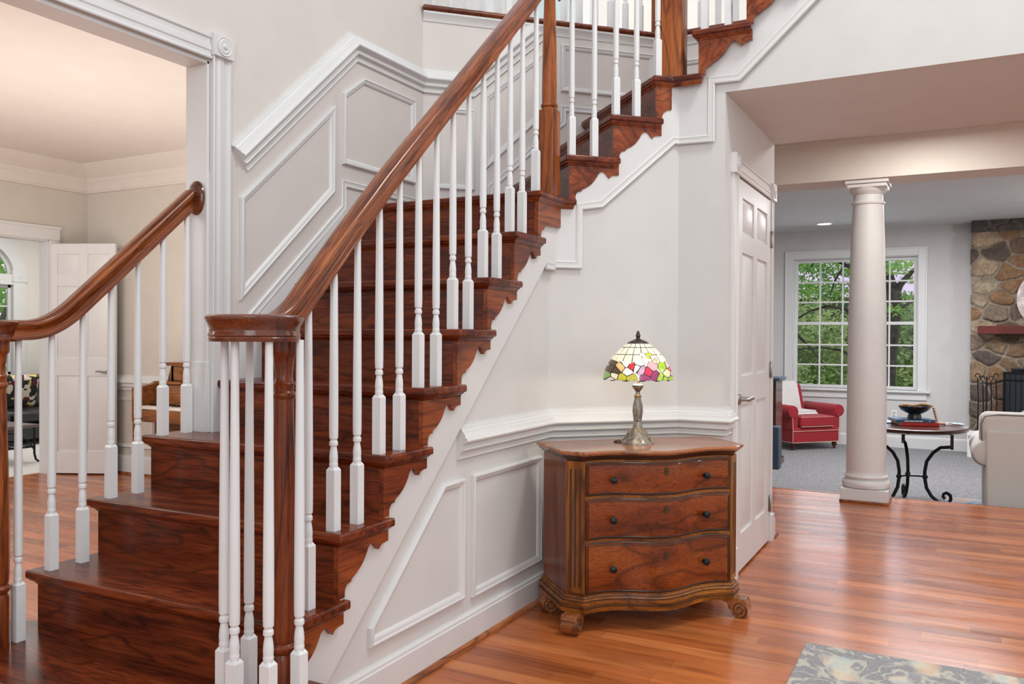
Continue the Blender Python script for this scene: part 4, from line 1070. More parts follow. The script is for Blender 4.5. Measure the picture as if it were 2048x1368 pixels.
# ------------------------------------------------------------------ round side table
tc = Vector((-.352, 8.409, FZ)); tz = .482
rt = thing('round_table', 'round dark wood tray-top table on black scrolled iron legs', 'table', tuple(tc))
m = MB(); rr = .475
m.lathe([(.38, -.035), (rr-.05, -.035), (rr-.01, -.02), (rr, -.004), (rr, .006), (rr-.012, .010), (rr-.03, -.006), (rr-.05, -.010), (.01, -.010)], (tc.x, tc.y, tz), 64); m.build('table_top', DARKW, rt)
tops = (at(1848, 862, z=tz-.04), at(1889, 864, z=tz-.04))
for i, ang in enumerate((-25, 76, 190)):
    a = math.radians(ang)+YAW; d = Vector((cos(a), sin(a), 0)); m = MB()
    P = [(.33, tz-.035), (.33, .31), (.24, .30), (.18, .25), (.13, .17), (.115, .08), (.115, .02), (.13, -.07), (.17, -.14), (.22, -.185), (.27, -.205), (.31, -.19), (.325, -.155), (.32, -.12), (.29, -.10), (.265, -.115), (.262, -.14), (.28, -.15)]
    sm2 = []
    for j in range(len(P)-1):
        for t in (0, .5): sm2.append((P[j][0]*(1-t)+P[j+1][0]*t, P[j][1]*(1-t)+P[j+1][1]*t))
    sm2.append(P[-1])
    pts = [tc*1+d*r_+ZV*(z_-tc.z) for r_, z_ in sm2[2:]]
    m.tube(pts, [.015]*(len(pts)-6)+[.014, .013, .012, .012, .014, .018], 8)
    m.obox(tc+d*.33+ZV*((tz-.035+.30)/2-tc.z), d, d.cross(ZV), ZV, .013, .013, (tz-.035-.30)/2+.012)
    m.lathe([(.021, -.014), (.024, 0), (.021, .014)], tc+d*.117+ZV*(.03-tc.z), 12)
    m.build('leg', IRON, rt)
    m = MB(); m.tube([tc+ZV*(.03-tc.z), tc+d*.06+ZV*(.033-tc.z), tc+d*.115+ZV*(.03-tc.z)], .007, 6); m.build('stretcher', IRON, rt)
T0 = tz-.008
def book(cx_, cy_, z, w_, d_, h_, rot, cover, label):
    b = thing('book', label, 'book', (cx_, cy_, z), rot, 'books under the black bowl')
    MB().box(-w_/2, w_/2, -d_/2, d_/2, 0, .003).box(-w_/2, w_/2, -d_/2, d_/2, h_-.003, h_).box(-w_/2, w_/2, -d_/2, -d_/2+.004, 0, h_).build('cover', cover, b, local=True, bevel=.001)
    MB().box(-w_/2+.004, w_/2-.004, -d_/2+.004, d_/2-.004, .003, h_-.003).build('pages', PAPER, b, local=True)
    return b
bc = at(1829, 838, z=T0+.05)
bk1 = book(bc.x+.0, bc.y+.0, T0, .34, .27, .028, YAW-.10, REDB, 'red hardcover book lying under the blue book on the round table')
bk2 = book(bc.x-.03, bc.y+.0, T0+.028, .34, .27, .026, YAW-.13, BLUE, 'blue hardcover book on the red book, under the black bowl')
m = MB()
for i, (a_, b_) in enumerate(((-.10, -.055), (-.05, -.01), (-.004, .02), (.026, .06), (.115, .125))): m.box(a_, b_, -.1358, -.135, .008, .018)
m.build('spine_lettering', PAPER, bk2, local=True)
zb0 = T0+.054
bw = MB(); bw.lathe([(.055, 0), (.060, .004), (.058, .03), (.052, .045), (.075, .055), (.118, .080), (.138, .110), (.140, .118), (.134, .118), (.112, .088), (.06, .066), (.005, .062)], (bc.x, bc.y, zb0), 48)
o = bw.build('bowl', BLACK, None, origin=(bc.x, bc.y, zb0)); tag(o, 'black footed bowl standing on two books on the round table', 'bowl')
bd = thing('bead_garland', 'string of natural wooden beads with jute tassel spilling from the black bowl', 'garland', (bc.x, bc.y, zb0+.06))
right = Vector((cos(YAW), sin(YAW), 0)); 
pts = []
for i in range(5): pts.append(Vector((bc.x, bc.y, zb0+.126))+right*(-.122+.024*i)+Vector((0, -.03, .004*sin(i))))
for i in range(8): t = i/7; pts.append(Vector((bc.x, bc.y, zb0+.124+.014*sin(pi*t)))+right*(-.012+.158*t)+Vector((.01, -.05, 0)))
for i in range(5): pts.append(Vector((bc.x, bc.y, zb0+.130))+right*(.02+.024*i)+Vector((.0, .0, 0)))
for i in range(1, 7): pts.append(Vector((bc.x, bc.y, zb0+.124-.0235*i))+right*(.150+.006*i)+Vector((.02, -.055, 0)))
for i in range(3): pts.append(Vector((bc.x, bc.y, T0+.0135))+right*(.205+.025*i)+Vector((.02, -.06, 0)))
m0 = None
for i, p in enumerate(pts):
    if m0 is None:
        m = MB(); m.lathe([(.003, -.0122), (.0075, -.0100), (.0112, -.0055), (.0125, 0), (.0112, .0055), (.0075, .0100), (.003, .0122)], (0, 0, 0), 14); m0 = m.build('bead', BEAD, bd, local=True)
        o = m0
    else: o = copy_part(m0, bd)
    o.location = p-Vector((bc.x, bc.y, zb0+.06))
tp = Vector((bc.x, bc.y, T0))+right*.20+Vector((.02, -.06, 0))
m = MB(); m.lathe([(.008, 0), (.013, .01), (.009, .02), (.018, .05), (.022, .10)], tp+Vector((-.01, -.01, .022)), 14, (-.9, -.42, -.02)); m.build('tassel', JUTE, bd)
q = at(1905, 848, z=T0)
tag(MB().obox(q+ZV*.004, (cos(.2), sin(.2), 0), (-sin(.2), cos(.2), 0), ZV, .09, .07, .003).build('magazine', plain('magazine_cover', (.45, .58, .72), .3, vary=.6, nscale=18), None, origin=tuple(q)), 'glossy blue and white magazine at the right rim of the round table', 'magazine')
q = at(1776, 845, z=T0)
tag(MB().obox(q+ZV*.004, (cos(.5), sin(.5), 0), (-sin(.5), cos(.5), 0), ZV, .085, .065, .003).build('magazine', plain('magazine_cover_blue', (.30, .45, .62), .3, vary=.6, nscale=18), None, origin=tuple(q)), 'blue leaflet on the round table beside the white column', 'magazine')
m = MB(); m.box(-.1, 2.2, 7.52, 8.85, FZ, FZ+.012)
rugm, nt, b = _new('blue_area_rug')
vr = nt.nodes.new('ShaderNodeTexVoronoi'); vr.inputs['Scale'].default_value = 9; nt.links.new(_co(nt), vr.inputs['Vector'])
nt.links.new(_ramp(nt, vr.outputs['Distance'], [(.1, (.10, .19, .33)), (.4, (.32, .38, .46)), (.7, (.45, .30, .20))]), b.inputs['Base Color']); b.inputs['Roughness'].default_value = .95
tag(m.build('area_rug', rugm, None, origin=(1, 8.2, FZ)), 'blue and rust patterned rug on the grey carpet beneath the light sofa', 'rug')

# ------------------------------------------------------------------ sofa
yb = 7.86; xl = at(1972, 930, y=yb).x; zt = at(1995, 861, y=yb).z
sf = thing('sofa', 'light grey linen sofa seen from behind with a rolled arm and dark piped cushions', 'sofa', (xl+1.0, yb+.45, FZ))
soft(MB().box(xl, xl+2.0, yb, yb+.20, FZ+.03, zt), 'back', SOFA, sf, .02, local=False)
soft(MB().box(xl+.02, xl+1.98, yb+.2, yb+.92, FZ+.03, FZ+.34), 'base', SOFA, sf, .02, local=False)
for s_, x_ in ((-1, xl), (1, xl+1.98)):
    m = MB(); zc = .335; m.box(x_-.01, x_+.20 if s_ < 0 else x_+.02, yb+.1, yb+.92, FZ+.03, zc)
    m.lathe([(.05, .03), (.095, .045), (.115, .09), (.118, .86), (.09, .90), (.03, .91)], (x_+.005 if s_ < 0 else x_-.01, yb, zc), 28, (0, 1, 0))
    m.build('arm', SOFA, sf, bevel=.006)
for i in range(2):
    x0 = xl-.05+i*1.0; m = MB(); m.box(x0, x0+.97, yb+.06, yb+.26, zt-.16, zt+.14)
    cu = m.build('back_cushion', SOFA, sf, bevel=.07, seg=5, angle=60)
    m = MB(); m.tube([(x0+.022, yb+.075, zt-.14), (x0+.012, yb+.075, zt+.04), (x0+.045, yb+.075, zt+.105), (x0+.14, yb+.075, zt+.122), (x0+.83, yb+.075, zt+.122), (x0+.93, yb+.075, zt+.10), (x0+.96, yb+.075, zt+.03), (x0+.95, yb+.075, zt-.14)], .006, 6)
    m.build('piping', PIPE, cu)
    soft(MB().box(xl+.15+i*.85, xl+.98+i*.85, yb+.22, yb+.90, FZ+.34, FZ+.50), 'seat_cushion', SOFA, sf, .04, local=False)
for x_ in (xl+.08, xl+1.9):
    for y_ in (yb+.06, yb+.85): MB().box(x_-.025, x_+.025, y_-.025, y_+.025, FZ, FZ+.03).build('foot', DARKW, sf)
q = at(2046, 822, y=yb+.3)
m = MB(); m.lathe([(.01, -.08), (.10, -.06), (.15, -.02), (.155, .0), (.15, .02), (.10, .06), (.01, .08)], (q.x+.09, yb+.30, zt+.02), 20, (0, 1, 0))
tag(m.build('throw_pillow', PLUM, None, origin=(q.x+.09, yb+.30, zt-.10)), 'blue and white patterned pillow behind the light sofa back at the right edge', 'pillow')

# ------------------------------------------------------------------ dresser
DA = pi/4
dc = E2*1.726+N2*(-3.55)
dr = thing('dresser', 'serpentine cherry dresser with three drawers and carved scroll feet in the corner', 'dresser', (dc.x, dc.y, 0), DA)
# local: x along the front (to the right), y back; front plane y = -.22 (n = -3.33)
HW = .420; FYL = -.192; BKY = .175; CT = .062
def serp(x, amp=.052):
    t = x/(HW-CT); t = max(-1, min(1, t))
    return -.030*cos(1.5*pi*t)-.024*(1-t*t)
def outline(o, nseg=36):
    pts = [(-HW-o, BKY), (-HW-o, FYL+CT-o*.4)]
    x0 = HW-CT
    for i in range(nseg+1):
        x = -x0+2*x0*i/nseg; pts.append((x*(1+o*.4/x0), FYL+serp(x)-o))
    pts += [(HW+o, FYL+CT-o*.4), (HW+o, BKY)]
    return pts
def layers(lst):
    """stacked outlines: (z, offset)"""
    m = MB(); n = len(outline(0)); v = []; f = []
    for z, o in lst: v += [(x, y, z) for x, y in outline(o)]
    for k in range(len(lst)-1):
        for i in range(n): j = (i+1) % n; f.append((k*n+i, k*n+j, (k+1)*n+j, (k+1)*n+i))
    f += [tuple(range(n))[::-1], tuple(range((len(lst)-1)*n, len(lst)*n))]
    return m.add(v, f)
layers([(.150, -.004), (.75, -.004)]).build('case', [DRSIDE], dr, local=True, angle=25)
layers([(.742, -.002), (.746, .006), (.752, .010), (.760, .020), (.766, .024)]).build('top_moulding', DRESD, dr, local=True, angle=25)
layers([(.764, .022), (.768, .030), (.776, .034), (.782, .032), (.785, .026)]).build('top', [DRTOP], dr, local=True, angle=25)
layers([(.086, .012), (.088, .020), (.106, .022), (.110, .016), (.118, .018), (.134, .016), (.140, .008), (.148, .006), (.156, .000)]).build('base_moulding', DRES, dr, local=True, angle=25)
def front_strip(m, x0, x1, z0, z1, off0, off1, n=24, inset=.008):
    """a curved drawer front: outer rim at off0, face at off1"""
    v = []; f = []
    for (zi, o, ins) in ((z0, off0, 0), (z0+inset*.3, off1-.001, inset*.3), (z0+inset, off1, inset), (z1-inset, off1, inset), (z1-inset*.3, off1-.001, inset*.3), (z1, off0, 0)):
        for i in range(n+1):
            a = x0+ins; b = x1-ins; x = a+(b-a)*i/n; v.append((x, FYL+serp(x)-o, zi))
    for k in range(5):
        for i in range(n): f.append((k*(n+1)+i, k*(n+1)+i+1, (k+1)*(n+1)+i+1, (k+1)*(n+1)+i))
    q = len(v)
    f += [tuple(k*(n+1) for k in range(6))[::-1], tuple(k*(n+1)+n for k in range(6))]
    return m.add(v, f)
dx0, dx1 = -HW+CT+.008, HW-CT-.008
m = MB(); front_strip(m, -HW+CT, HW-CT, .152, .7415, -.003, -.002, inset=.001); m.build('face_frame', DRES, dr, local=True, angle=25)
for zq, oq in ((.1085, .0225), (.1175, .0185), (.1365, .0175), (.1475, .0085)): layers([(zq-.0012, oq-.004), (zq-.0012, oq), (zq+.0012, oq), (zq+.0012, oq-.004)]).build('glaze_line', DRESD, dr, local=True, angle=25)
def knob(parent, x, z):
    y = FYL+serp(x)-.010; sl = (serp(x+.01)-serp(x-.01))/.02; nv = Vector((sl, -1, 0)).normalized()
    m = MB(); m.lathe([(.011, 0), (.012, .003), (.006, .005), (.005, .012), (.011, .015), (.0155, .020), (.0150, .025), (.009, .029), (.004, .030), (.003, .032), (.0005, .033)], (x, y, z), 24, nv, rib=lambda t, h: 1+.09*cos(8*t) if h > .014 else 1)
    return m.build('knob', BRONZE, parent, local=True)
for (z0, z1) in ((.166, .378), (.402, .569), (.592, .728)):
    m = MB(); front_strip(m, dx0-.006, dx1+.006, z0-.006, z1+.006, -.003, -.0005, inset=.003); m.build('drawer_gap', DRESD, dr, local=True)
    m = MB(); front_strip(m, dx0, dx1, z0, z1, -.002, .009, inset=.010); d_ = m.build('drawer', DRESF, dr, local=True, angle=25)
    m = MB()
    for rim in (0,):
        pth = [(x, FYL+serp(x)-.0092, z0+.006) for x in [dx0+.006+(dx1-dx0-.012)*i/24 for i in range(25)]]
        pt2 = [(x, y, z1-.006) for x, y, z in pth][::-1]
        m.tube(pth+pt2, .0022, 6, closed=True)
    m.build('drawer_bead', DRESD, d_, local=True)
    zc = (z0+z1)/2
    knob(d_, -.225, zc-.004); knob(d_, .225, zc-.004)
    y = FYL+serp(0)-.0095; zc2 = z1-(z1-z0)*.26
    m = MB(); m.prism([(a*.013, y, zc2+b*.018) for a, b in ((0, 1.1), (.5, .75), (.9, .8), (.7, .2), (.95, -.3), (.5, -.7), (0, -1.1), (-.5, -.7), (-.95, -.3), (-.7, .2), (-.9, .8), (-.5, .75))], (0, -.002, 0)); m.lathe([(.004, 0), (.003, .002)], (0, y-.002, zc2), 10, (0, -1, 0))
    m.build('keyhole_plate', plain('keyhole_brass', (.10, .06, .03), .4, .8), d_, local=True)
# fluted canted corner posts
for sx in (-1, 1):
    a = Vector((sx*(HW-.004), FYL+CT-.002, 0)); b = Vector((sx*(HW-CT), FYL+serp(HW-CT)+.000, 0)); d = (b-a); L = d.length; d.normalize(); nn = Vector((sx*abs(d.y), -abs(d.x), 0)).normalized()
    m = MB(); m.obox((a+b)/2+nn*.002+ZV*.455, d, nn, ZV, L/2+.002, .005, .285); p = m.build('corner_post', DRESZ, dr, local=True, bevel=.001)
    for i in (-1, 0, 1):
        m = MB(); c_ = (a+b)/2+nn*.0072+d*(i*L*.27)+ZV*.45
        m.obox(c_, d, nn, ZV, .0035, .0012, .255); m.build('flute', DRESD, p, local=True)
# feet: scrolls
def foot(cx_, cy_, ang):
    """scroll foot in its own plane; ang = direction the scroll points"""
    d = Vector((cos(ang), sin(ang), 0)); s = Vector((-sin(ang), cos(ang), 0)); c_ = Vector((cx_, cy_, 0)); hw = .036
    prof = [(-.075, .088), (.050, .088), (.058, .080), (.064, .066)]
    cxr, czr, r = .026, .040, .040
    for i in range(13): t = math.radians(48-i*18); prof.append((cxr+r*cos(t), czr+r*sin(t)))
    prof += [(-.022, .036), (-.030, .060), (-.055, .072), (-.075, .078)]
    m = MB(); m.prism([c_+d*u+s*(-hw)+ZV*z for u, z in prof], s*(2*hw)); f_ = m.build('foot', wood('foot_wood', (.22, .065, .02), (.36, .12, .035), (.45, .17, .055), 'x', .3, .4) if 'foot_wood' not in bpy.data.materials else bpy.data.materials['foot_wood'], dr, bevel=.003, local=True)
    for side in (-1, 1):
        m = MB(); pts = []
        for i in range(30): t = i/29; a_ = -1.2+t*3.4*pi; rr_ = .036*(1-t*.78); pts.append(c_+d*(cxr+rr_*cos(a_))+s*(side*(hw+.0008))+ZV*(czr+rr_*sin(a_)))
        m.tube(pts, .0024, 6); m.build('scroll_groove', DRESD, f_, local=True)
foot(-HW+.022, FYL+.022, math.radians(-135)); foot(HW-.022, FYL+.022, math.radians(-45)); foot(-HW+.04, BKY-.04, math.radians(180)); foot(HW-.04, BKY-.04, math.radians(0))

# ------------------------------------------------------------------ lamp
lb_ = at(1275, 886, z=.785); lpx, lpy = lb_.x, lb_.y
# keep the lamp on the top: use the measured spot near the back of the top
lamp = thing('table_lamp', 'lit stained-glass table lamp with flower border and pewter base on the dresser', 'lamp', (lpx, lpy, .785))
vL = (Vector((lpx, lpy, 0))).length; sc_ = 3.78/1680*1.0
D_ = (Vector((lpx, lpy, .785))-EYE).dot(CF); px = D_/F_PX                       # metres per pixel at the lamp
zpx = lambda y_: .785+(886-y_)*px
def lz(*prs): return [(r*px, (886-y_)*px) for r, y_ in prs]
prof = lz((33, 887), (33, 884), (31, 881), (25, 875), (20, 866), (17, 860), (12, 856), (10, 855), (9, 851), (7, 846), (6, 843), (8, 841), (8, 838), (9, 830), (10, 822), (9.5, 812), (7, 800), (6, 795), (7, 794), (7.5, 792), (5.5, 789), (4, 786), (4, 783), (5, 782), (9, 777), (11, 774), (11, 770), (8, 768), (4, 767), (4, 762))
prof[0] = (33*px, 0.0)
m = MB(); m.lathe(prof, (lpx, lpy, .785), 40, rib=lambda t, h: 1+.05*cos(12*t) if .08 < h < .20 else (1+.03*cos(8*t) if h < .07 else 1)); m.build('lamp_base', PEWTER, lamp)
# relief leaves on the foot
m = MB()
for i in range(8):
    a = i*pi/4; 
    pts = [Vector((lpx, lpy, .785))+Vector((cos(a+da), sin(a+da), 0))*r_*px+ZV*h_*px for da, r_, h_ in ((-.25, 31, 5), (-.12, 27, 11), (.1, 23, 15), (.22, 20, 20), (.05, 18, 24), (-.12, 20, 20), (.0, 24, 13))]
    m.tube(pts, 1.0*px, 6)
m.build('base_relief', PEWTER, lamp)
# glass shade with a painted-by-piece colour map
def shade_r(y_):
    """radius in px against the row of the photo"""
    t = (y_-686)/(757-686); return 20+ (69.5-20)*sin(min(1, max(0, t))*pi/2*.97)**.82
seeds = [(160, 545, (.28, .42, .12)), (200, 470, (.10, .06, .035)), (240, 490, (.10, .06, .035)), (205, 400, (.10, .06, .035)), (165, 420, (.75, .66, .45)), (292, 455, (.88, .58, .22)), (192, 590, (.95, .90, .70)), (228, 545, (.95, .88, .60)), (296, 562, (.62, .58, .06)), (395, 572, (.60, .56, .06)),
 (352, 415, (1, .90, .84)), (355, 495, (1, .90, .84)), (400, 437, (.75, .03, .05)), (476, 405, (1, .88, .84)), (455, 455, (1, .88, .84)), (497, 480, (.66, .42, .55)), (622, 440, (.82, .42, .45)), (570, 500, (.80, .04, .10)), (535, 566, (.36, .06, .16)), (645, 540, (.34, .05, .17)),
 (742, 445, (.42, .66, .06)), (705, 565, (.45, .66, .07)), (755, 588, (.42, .62, .06)), (795, 515, (.92, .82, .45)), (820, 425, (.70, .42, .42)), (853, 468, (.80, .08, .12)), (868, 515, (.72, .40, .44)), (852, 582, (.40, .60, .08)), (875, 420, (.45, .48, .62))]
up_seeds = [(592, 318, (.60, .66, .05), 42, 20), (560, 352, (.55, .64, .06), 48, 13), (525, 318, (.95, .85, .80), 34, 20), (658, 385, (.90, .60, .38), 26, 30)]
def shade_col(X, Y):
    """X, Y in the close-up frame of the front of the shade"""
    for (sx, sy, c_, a_, b_) in up_seeds:
        d = ((X-sx)/a_)**2+((Y-sy)/b_)**2
        if d < .72: return c_
        if d < 1.0: return None
    bx = sorted(((X-s_[0])**2+((Y-s_[1])*1.05)**2, s_[2]) for s_ in seeds)
    d0, d1 = sqrt(bx[0][0]), sqrt(bx[1][0])
    lim = 392+14*sin(X*.021)+8*sin(X*.05+1)
    if Y > lim and d0 < 62:
        if d0 > 57: return None
        if (d1-d0) < 8.0: return None
        return bx[0][1]
    if Y > lim: return (.93, .86, .62)
    return 'grid'
NT, NH = 420, 110
vs, fs, fc = [], [], []
y0_, y1_ = 686, 758.5
camdir = math.atan2(CF.y, CF.x)                                            # azimuth from the camera to the lamp
for j in range(NH+1):
    y_ = y0_+(y1_-y0_)*j/NH
    for i in range(NT):
        th = 2*pi*i/NT; r_ = shade_r(y_)*px
        zz = zpx(y_)
        if j == NH: zz += .0035*cos(14*th)
        vs.append((lpx+r_*cos(th), lpy+r_*sin(th), zz))
LEAD = (.03, .022, .018)
for j in range(NH):
    y_ = y0_+(y1_-y0_)*(j+.5)/NH; Y = (y_-650)*5.47
    for i in range(NT):
        th = 2*pi*(i+.5)/NT
        a = (th-camdir+pi) % (2*pi)
        if a > pi: a -= 2*pi                                                # 0 faces the camera, + to the left as seen from it
        front = abs(a) <= pi/2; aa = a if front else (pi-abs(a))*(1 if a > 0 else -1)*-1
        X = 515+shade_r(y_)*5.47*sin(aa)
        c_ = shade_col(X, Y)
        if c_ == 'grid':
            g = (th-camdir)/(2*pi/18) % 1; w_ = .020*70/shade_r(y_)*1.3
            row = any(abs(Y-t_) < 4.6 for t_ in (243, 320))
            c_ = None if (g < w_ or g > 1-w_ or row) else (1.0, .90, .66)
        if j < 2 or j > NH-2: c_ = None
        k = j*NT; fs.append((k+i, k+(i+1) % NT, k+NT+(i+1) % NT, k+NT+i)); fc.append(c_ or LEAD)
m = MB(); m.add(vs, fs)
gm, nt, b = _new('stained_glass')
vc = nt.nodes.new('ShaderNodeVertexColor'); vc.layer_name = 'glass'
st = _ramp(nt, _noise(nt, _co(nt), 60, 4, .6, 1.0).outputs[0], [(.3, (.75,)*3), (.7, (1.1,)*3)])
cc_ = _mix(nt, 1.0, vc.outputs[0], st, 'MULTIPLY')
nt.links.new(cc_, b.inputs['Base Color']); nt.links.new(cc_, b.inputs['Emission Color']); b.inputs['Emission Strength'].default_value = .30; b.inputs['Roughness'].default_value = .2
o = m.build('lamp_shade', gm, lamp, fix=False, angle=80)
ca = o.data.color_attributes.new('glass', 'FLOAT_COLOR', 'CORNER'); li = 0
buf = []
for c_ in fc: buf += [c_[0], c_[1], c_[2], 1.0]*4
ca.data.foreach_set('color', buf)
m = MB(); m.lathe([(22*px, 0), (21*px, 1.5*px), (17*px, 4*px), (10*px, 7*px), (5*px, 9*px), (3.5*px, 11*px), (4*px, 13*px), (5*px, 15*px), (4.2*px, 18*px), (3*px, 20*px), (3.4*px, 21.5*px), (2.2*px, 24*px), (.4*px, 26*px)], (lpx, lpy, zpx(687)), 24, rib=lambda t, h: 1+.04*cos(16*t) if h < .012 else 1); m.build('finial', plain('bronze_finial', (.09, .07, .06), .4, .8), lamp)
m = MB(); m.tube([(lpx, lpy, zpx(764)), (lpx, lpy, zpx(690))], .004, 8); m.build('stem', NICKEL, lamp)
m = MB(); m.lathe([(.010, -.02), (.012, -.005), (.022, .015), (.026, .035), (.020, .055), (.005, .062)], (lpx, lpy, zpx(752)), 16); m.build('bulb', BULB, lamp)
cd = Vector((lpx, lpy, .785)); m = MB()
m.tube([cd+Vector((-.03, .01, .006)), cd-right*.085+ZV*.0035, cd-right*.12+Vector((0, .03, .0035)), cd-right*.11+Vector((0, .07, .006)), cd-right*.08+Vector((-.02, .12, -.03))], .0028, 6); m.build('power_cord', plain('brown_cord', (.04, .02, .015), .5), lamp)
point('lamp_bulb_light', (lpx+.0, lpy-.0, zpx(756)), 2.6, (1.0, .86, .64), .03)

# ------------------------------------------------------------------ foyer rug
rg = MB(); rg.slab([(-.54, -1.0), (2.4, -1.0), (2.4, 3.655), (-.54, 3.655)], 0, .013)
rm, nt, b = _new('floral_wool_rug')
warp = _noise(nt, _co(nt), 2.2, 3, .5).outputs['Color']
add = nt.nodes.new('ShaderNodeVectorMath'); add.operation = 'MULTIPLY_ADD'; nt.links.new(warp, add.inputs[0]); add.inputs[1].default_value = (.5, .5, .5)
nt.links.new(_co(nt), add.inputs[2])
v1 = nt.nodes.new('ShaderNodeTexVoronoi'); v1.inputs['Scale'].default_value = 4.2; v1.feature = 'SMOOTH_F1'; nt.links.new(add.outputs[0], v1.inputs['Vector'])
v2 = nt.nodes.new('ShaderNodeTexNoise'); v2.inputs['Scale'].default_value = 7; v2.inputs['Detail'].default_value = 3; v2.inputs['Distortion'].default_value = 1.6; nt.links.new(add.outputs[0], v2.inputs['Vector'])
blotch = _ramp(nt, v1.outputs['Distance'], [(.24, (1, 1, 1)), (.33, (0, 0, 0))])
vine = _ramp(nt, v2.outputs[0], [(.46, (0,)*3), (.49, (.9,)*3), (.52, (.9,)*3), (.555, (0,)*3)])
grey = _ramp(nt, _noise(nt, _co(nt, 'Object', (1, 3, 1)), 90, 3, .7).outputs[0], [(.35, (.20, .20, .225)), (.55, (.34, .34, .35)), (.7, (.46, .44, .40))])
c1 = _mix(nt, vine, grey, (.56, .54, .46)); c2 = _mix(nt, blotch, c1, _ramp(nt, _noise(nt, _co(nt), 9, 2).outputs[0], [(.35, (.50, .56, .55)), (.5, (.66, .60, .48)), (.65, (.66, .48, .36))]))
nt.links.new(c2, b.inputs['Base Color']); b.inputs['Roughness'].default_value = .97; _bump(nt, b, _noise(nt, _co(nt), 220, 2).outputs[0], .6, .004)
tag(rg.build('rug', rm, None, bevel=.004, origin=(.9, 1.3, 0)), 'blue-grey wool rug with cream floral pattern on the foyer floor', 'rug')

# ------------------------------------------------------------------ living room beyond the opening
LY = 5.18; LX = at(175, 500, y=LY).x; LC = 2.86
w = MB(); w.box(LX, XO-WT, LY, LY+.1, 0, LC)
ldy = at(97, 600, x=LX).y
w.box(LX-.12, LX, ldy+.004, LY+.1, 0, LC).box(LX-.12, LX, -1.0, ldy+.004, 2.135, LC).box(LX-.12, LX, -5, ldy-1.3, 0, 2.2)
struct('wall_living_room', w, WALLB, smooth=False)
struct('ceiling_living_room', MB().box(-7.6, XO-WT, -5, LY+.1, LC, LC+.06), plain('living_ceiling_paint', (.74, .69, .64), .85, vary=.01), smooth=False)
CROWN = [(0, .150), (-.020, .150), (-.026, .140), (-.045, .125), (-.075, .085), (-.100, .045), (-.108, .038), (-.112, .030), (-.150, .026), (-.154, .020), (-.235, .016), (-.238, .022), (-.250, .020), (-.256, .010), (-.256, 0), (0, 0)]
w = MB(); w.sweep([(LX, -5, LC), (LX, LY, LC), (XO-WT, LY, LC)], CROWN, [NB, N3], up=(0, 0, 1)); 
w.sweep([(XO-WT, LY, LC), (XO-WT, -5, LC)], CROWN, [-NB], up=(0, 0, 1))
struct('trim_crown', w, plain('crown_paint', (.70, .65, .60), .5, vary=.01))
w = MB(); run_profile(w, [(LX, LY, .905), (XO-WT, LY, .905)], RAILP, [N3])
for i in range(5):
    x = LX+.30+i*.80; frame(w, [(x, LY, .70), (x+.62, LY, .70), (x+.62, LY, .24), (x, LY, .24)], N3)
struct('trim_chair_rail_living', w, TRIM)
w = MB(); run_profile(w, [(LX, LY, .17), (XO-WT, LY, .17)], [(a, b) if a > -.1 else (-.17, b) for a, b in BASEP], [N3]); struct('baseboard_living', w, TRIM)
struct('trim_shoe_living', MB().box(LX, XO-WT, LY-.036, LY-.018, 0, .018), SHOE)
w = MB(); w.box(LX, LX+.02, ldy+.004, ldy+.10, 0, 2.134).box(LX, LX+.02, -1, ldy+.10, 2.135, 2.24).box(LX, LX+.028, -1, ldy+.11, 2.235, 2.26)
w.box(LX-.12, LX+.002, ldy-.010, ldy+.004, 0, 2.14).box(LX-.12, LX+.002, -1, ldy, 2.122, 2.137)
struct('trim_doorway_living', w, TRIM, bevel=.002)
d2 = bpy.data.objects.new('door_2', None); C.objects.link(d2); d2['kind'] = 'structure'
hp = Vector((LX+.02, ldy+.012, .012)); tip = at(226, 700, z=1.2); 
fp_ = at(212, 950, z=0.0); ang = math.atan2(fp_.y-hp.y, fp_.x-hp.x)
d2.location = hp; d2.rotation_euler = (0, 0, ang)
LW = .60
six_panel(LW, 2.09).build('door_leaf', TRIM, d2, local=True, bevel=.0015)
m = MB(); m.lathe([(.026, 0), (.030, .004), (.026, .010), (.012, .014), (.011, .04)], (LW-.055, 0, .925), 20, (0, -1, 0)); hh = m.build('door_handle', NICKEL, d2, local=True)
MB().tube([(LW-.055, -.038, .925), (LW-.055, -.052, .925), (LW-.09, -.055, .925), (LW-.13, -.052, .932), (LW-.155, -.050, .928)], [.010, .011, .009, .007, .006], 8).build('lever', NICKEL, hh, local=True)

# study beyond
SX = -10.6
w3 = {k: at(*v, x=SX) for k, v in dict(casR=(50, 600), glR=(25, 600), top=(28, 565), bot=(20, 745), sp=(25, 548)).items()}
gy = w3['glR'].y; cyr = w3['casR'].y; ztr = at(28, 562, x=SX).z; zsp = at(27, 548, x=SX).z; zb3 = at(20, 749, x=SX).z
apz = zsp+.42; gy0 = gy-1.1; cyy = gy-.55
w = MB(); w.box(SX-.12, SX, gy, 9, 0, 2.9).box(SX-.12, SX, 2, gy0, 0, 2.9).box(SX-.12, SX, gy0, gy, 0, zb3)
arcp = [(cyy+.55*cos(t), zsp+.42*sin(t)) for t in [pi*i/20 for i in range(21)]]
w.prism([(SX, y, z) for y, z in [(gy, 2.9)]+arcp+[(gy0, 2.9)]], (-.12, 0, 0))
SY = at(66, 600, x=SX).y
w.box(SX, -7.43, 7.35, 7.45, 0, 2.9)
struct('wall_study', w, plain('study_wall_paint', (.74, .71, .66), .75, vary=.01), smooth=False)
struct('ceiling_study', MB().box(-10.8, -7.43, 2, 9, 2.9, 2.96), CEIL, smooth=False)
wn = bpy.data.objects.new('window_2', None); C.objects.link(wn); wn['kind'] = 'structure'; wn.location = (SX, cyy, zb3)
m = MB()
c = cyr-gy
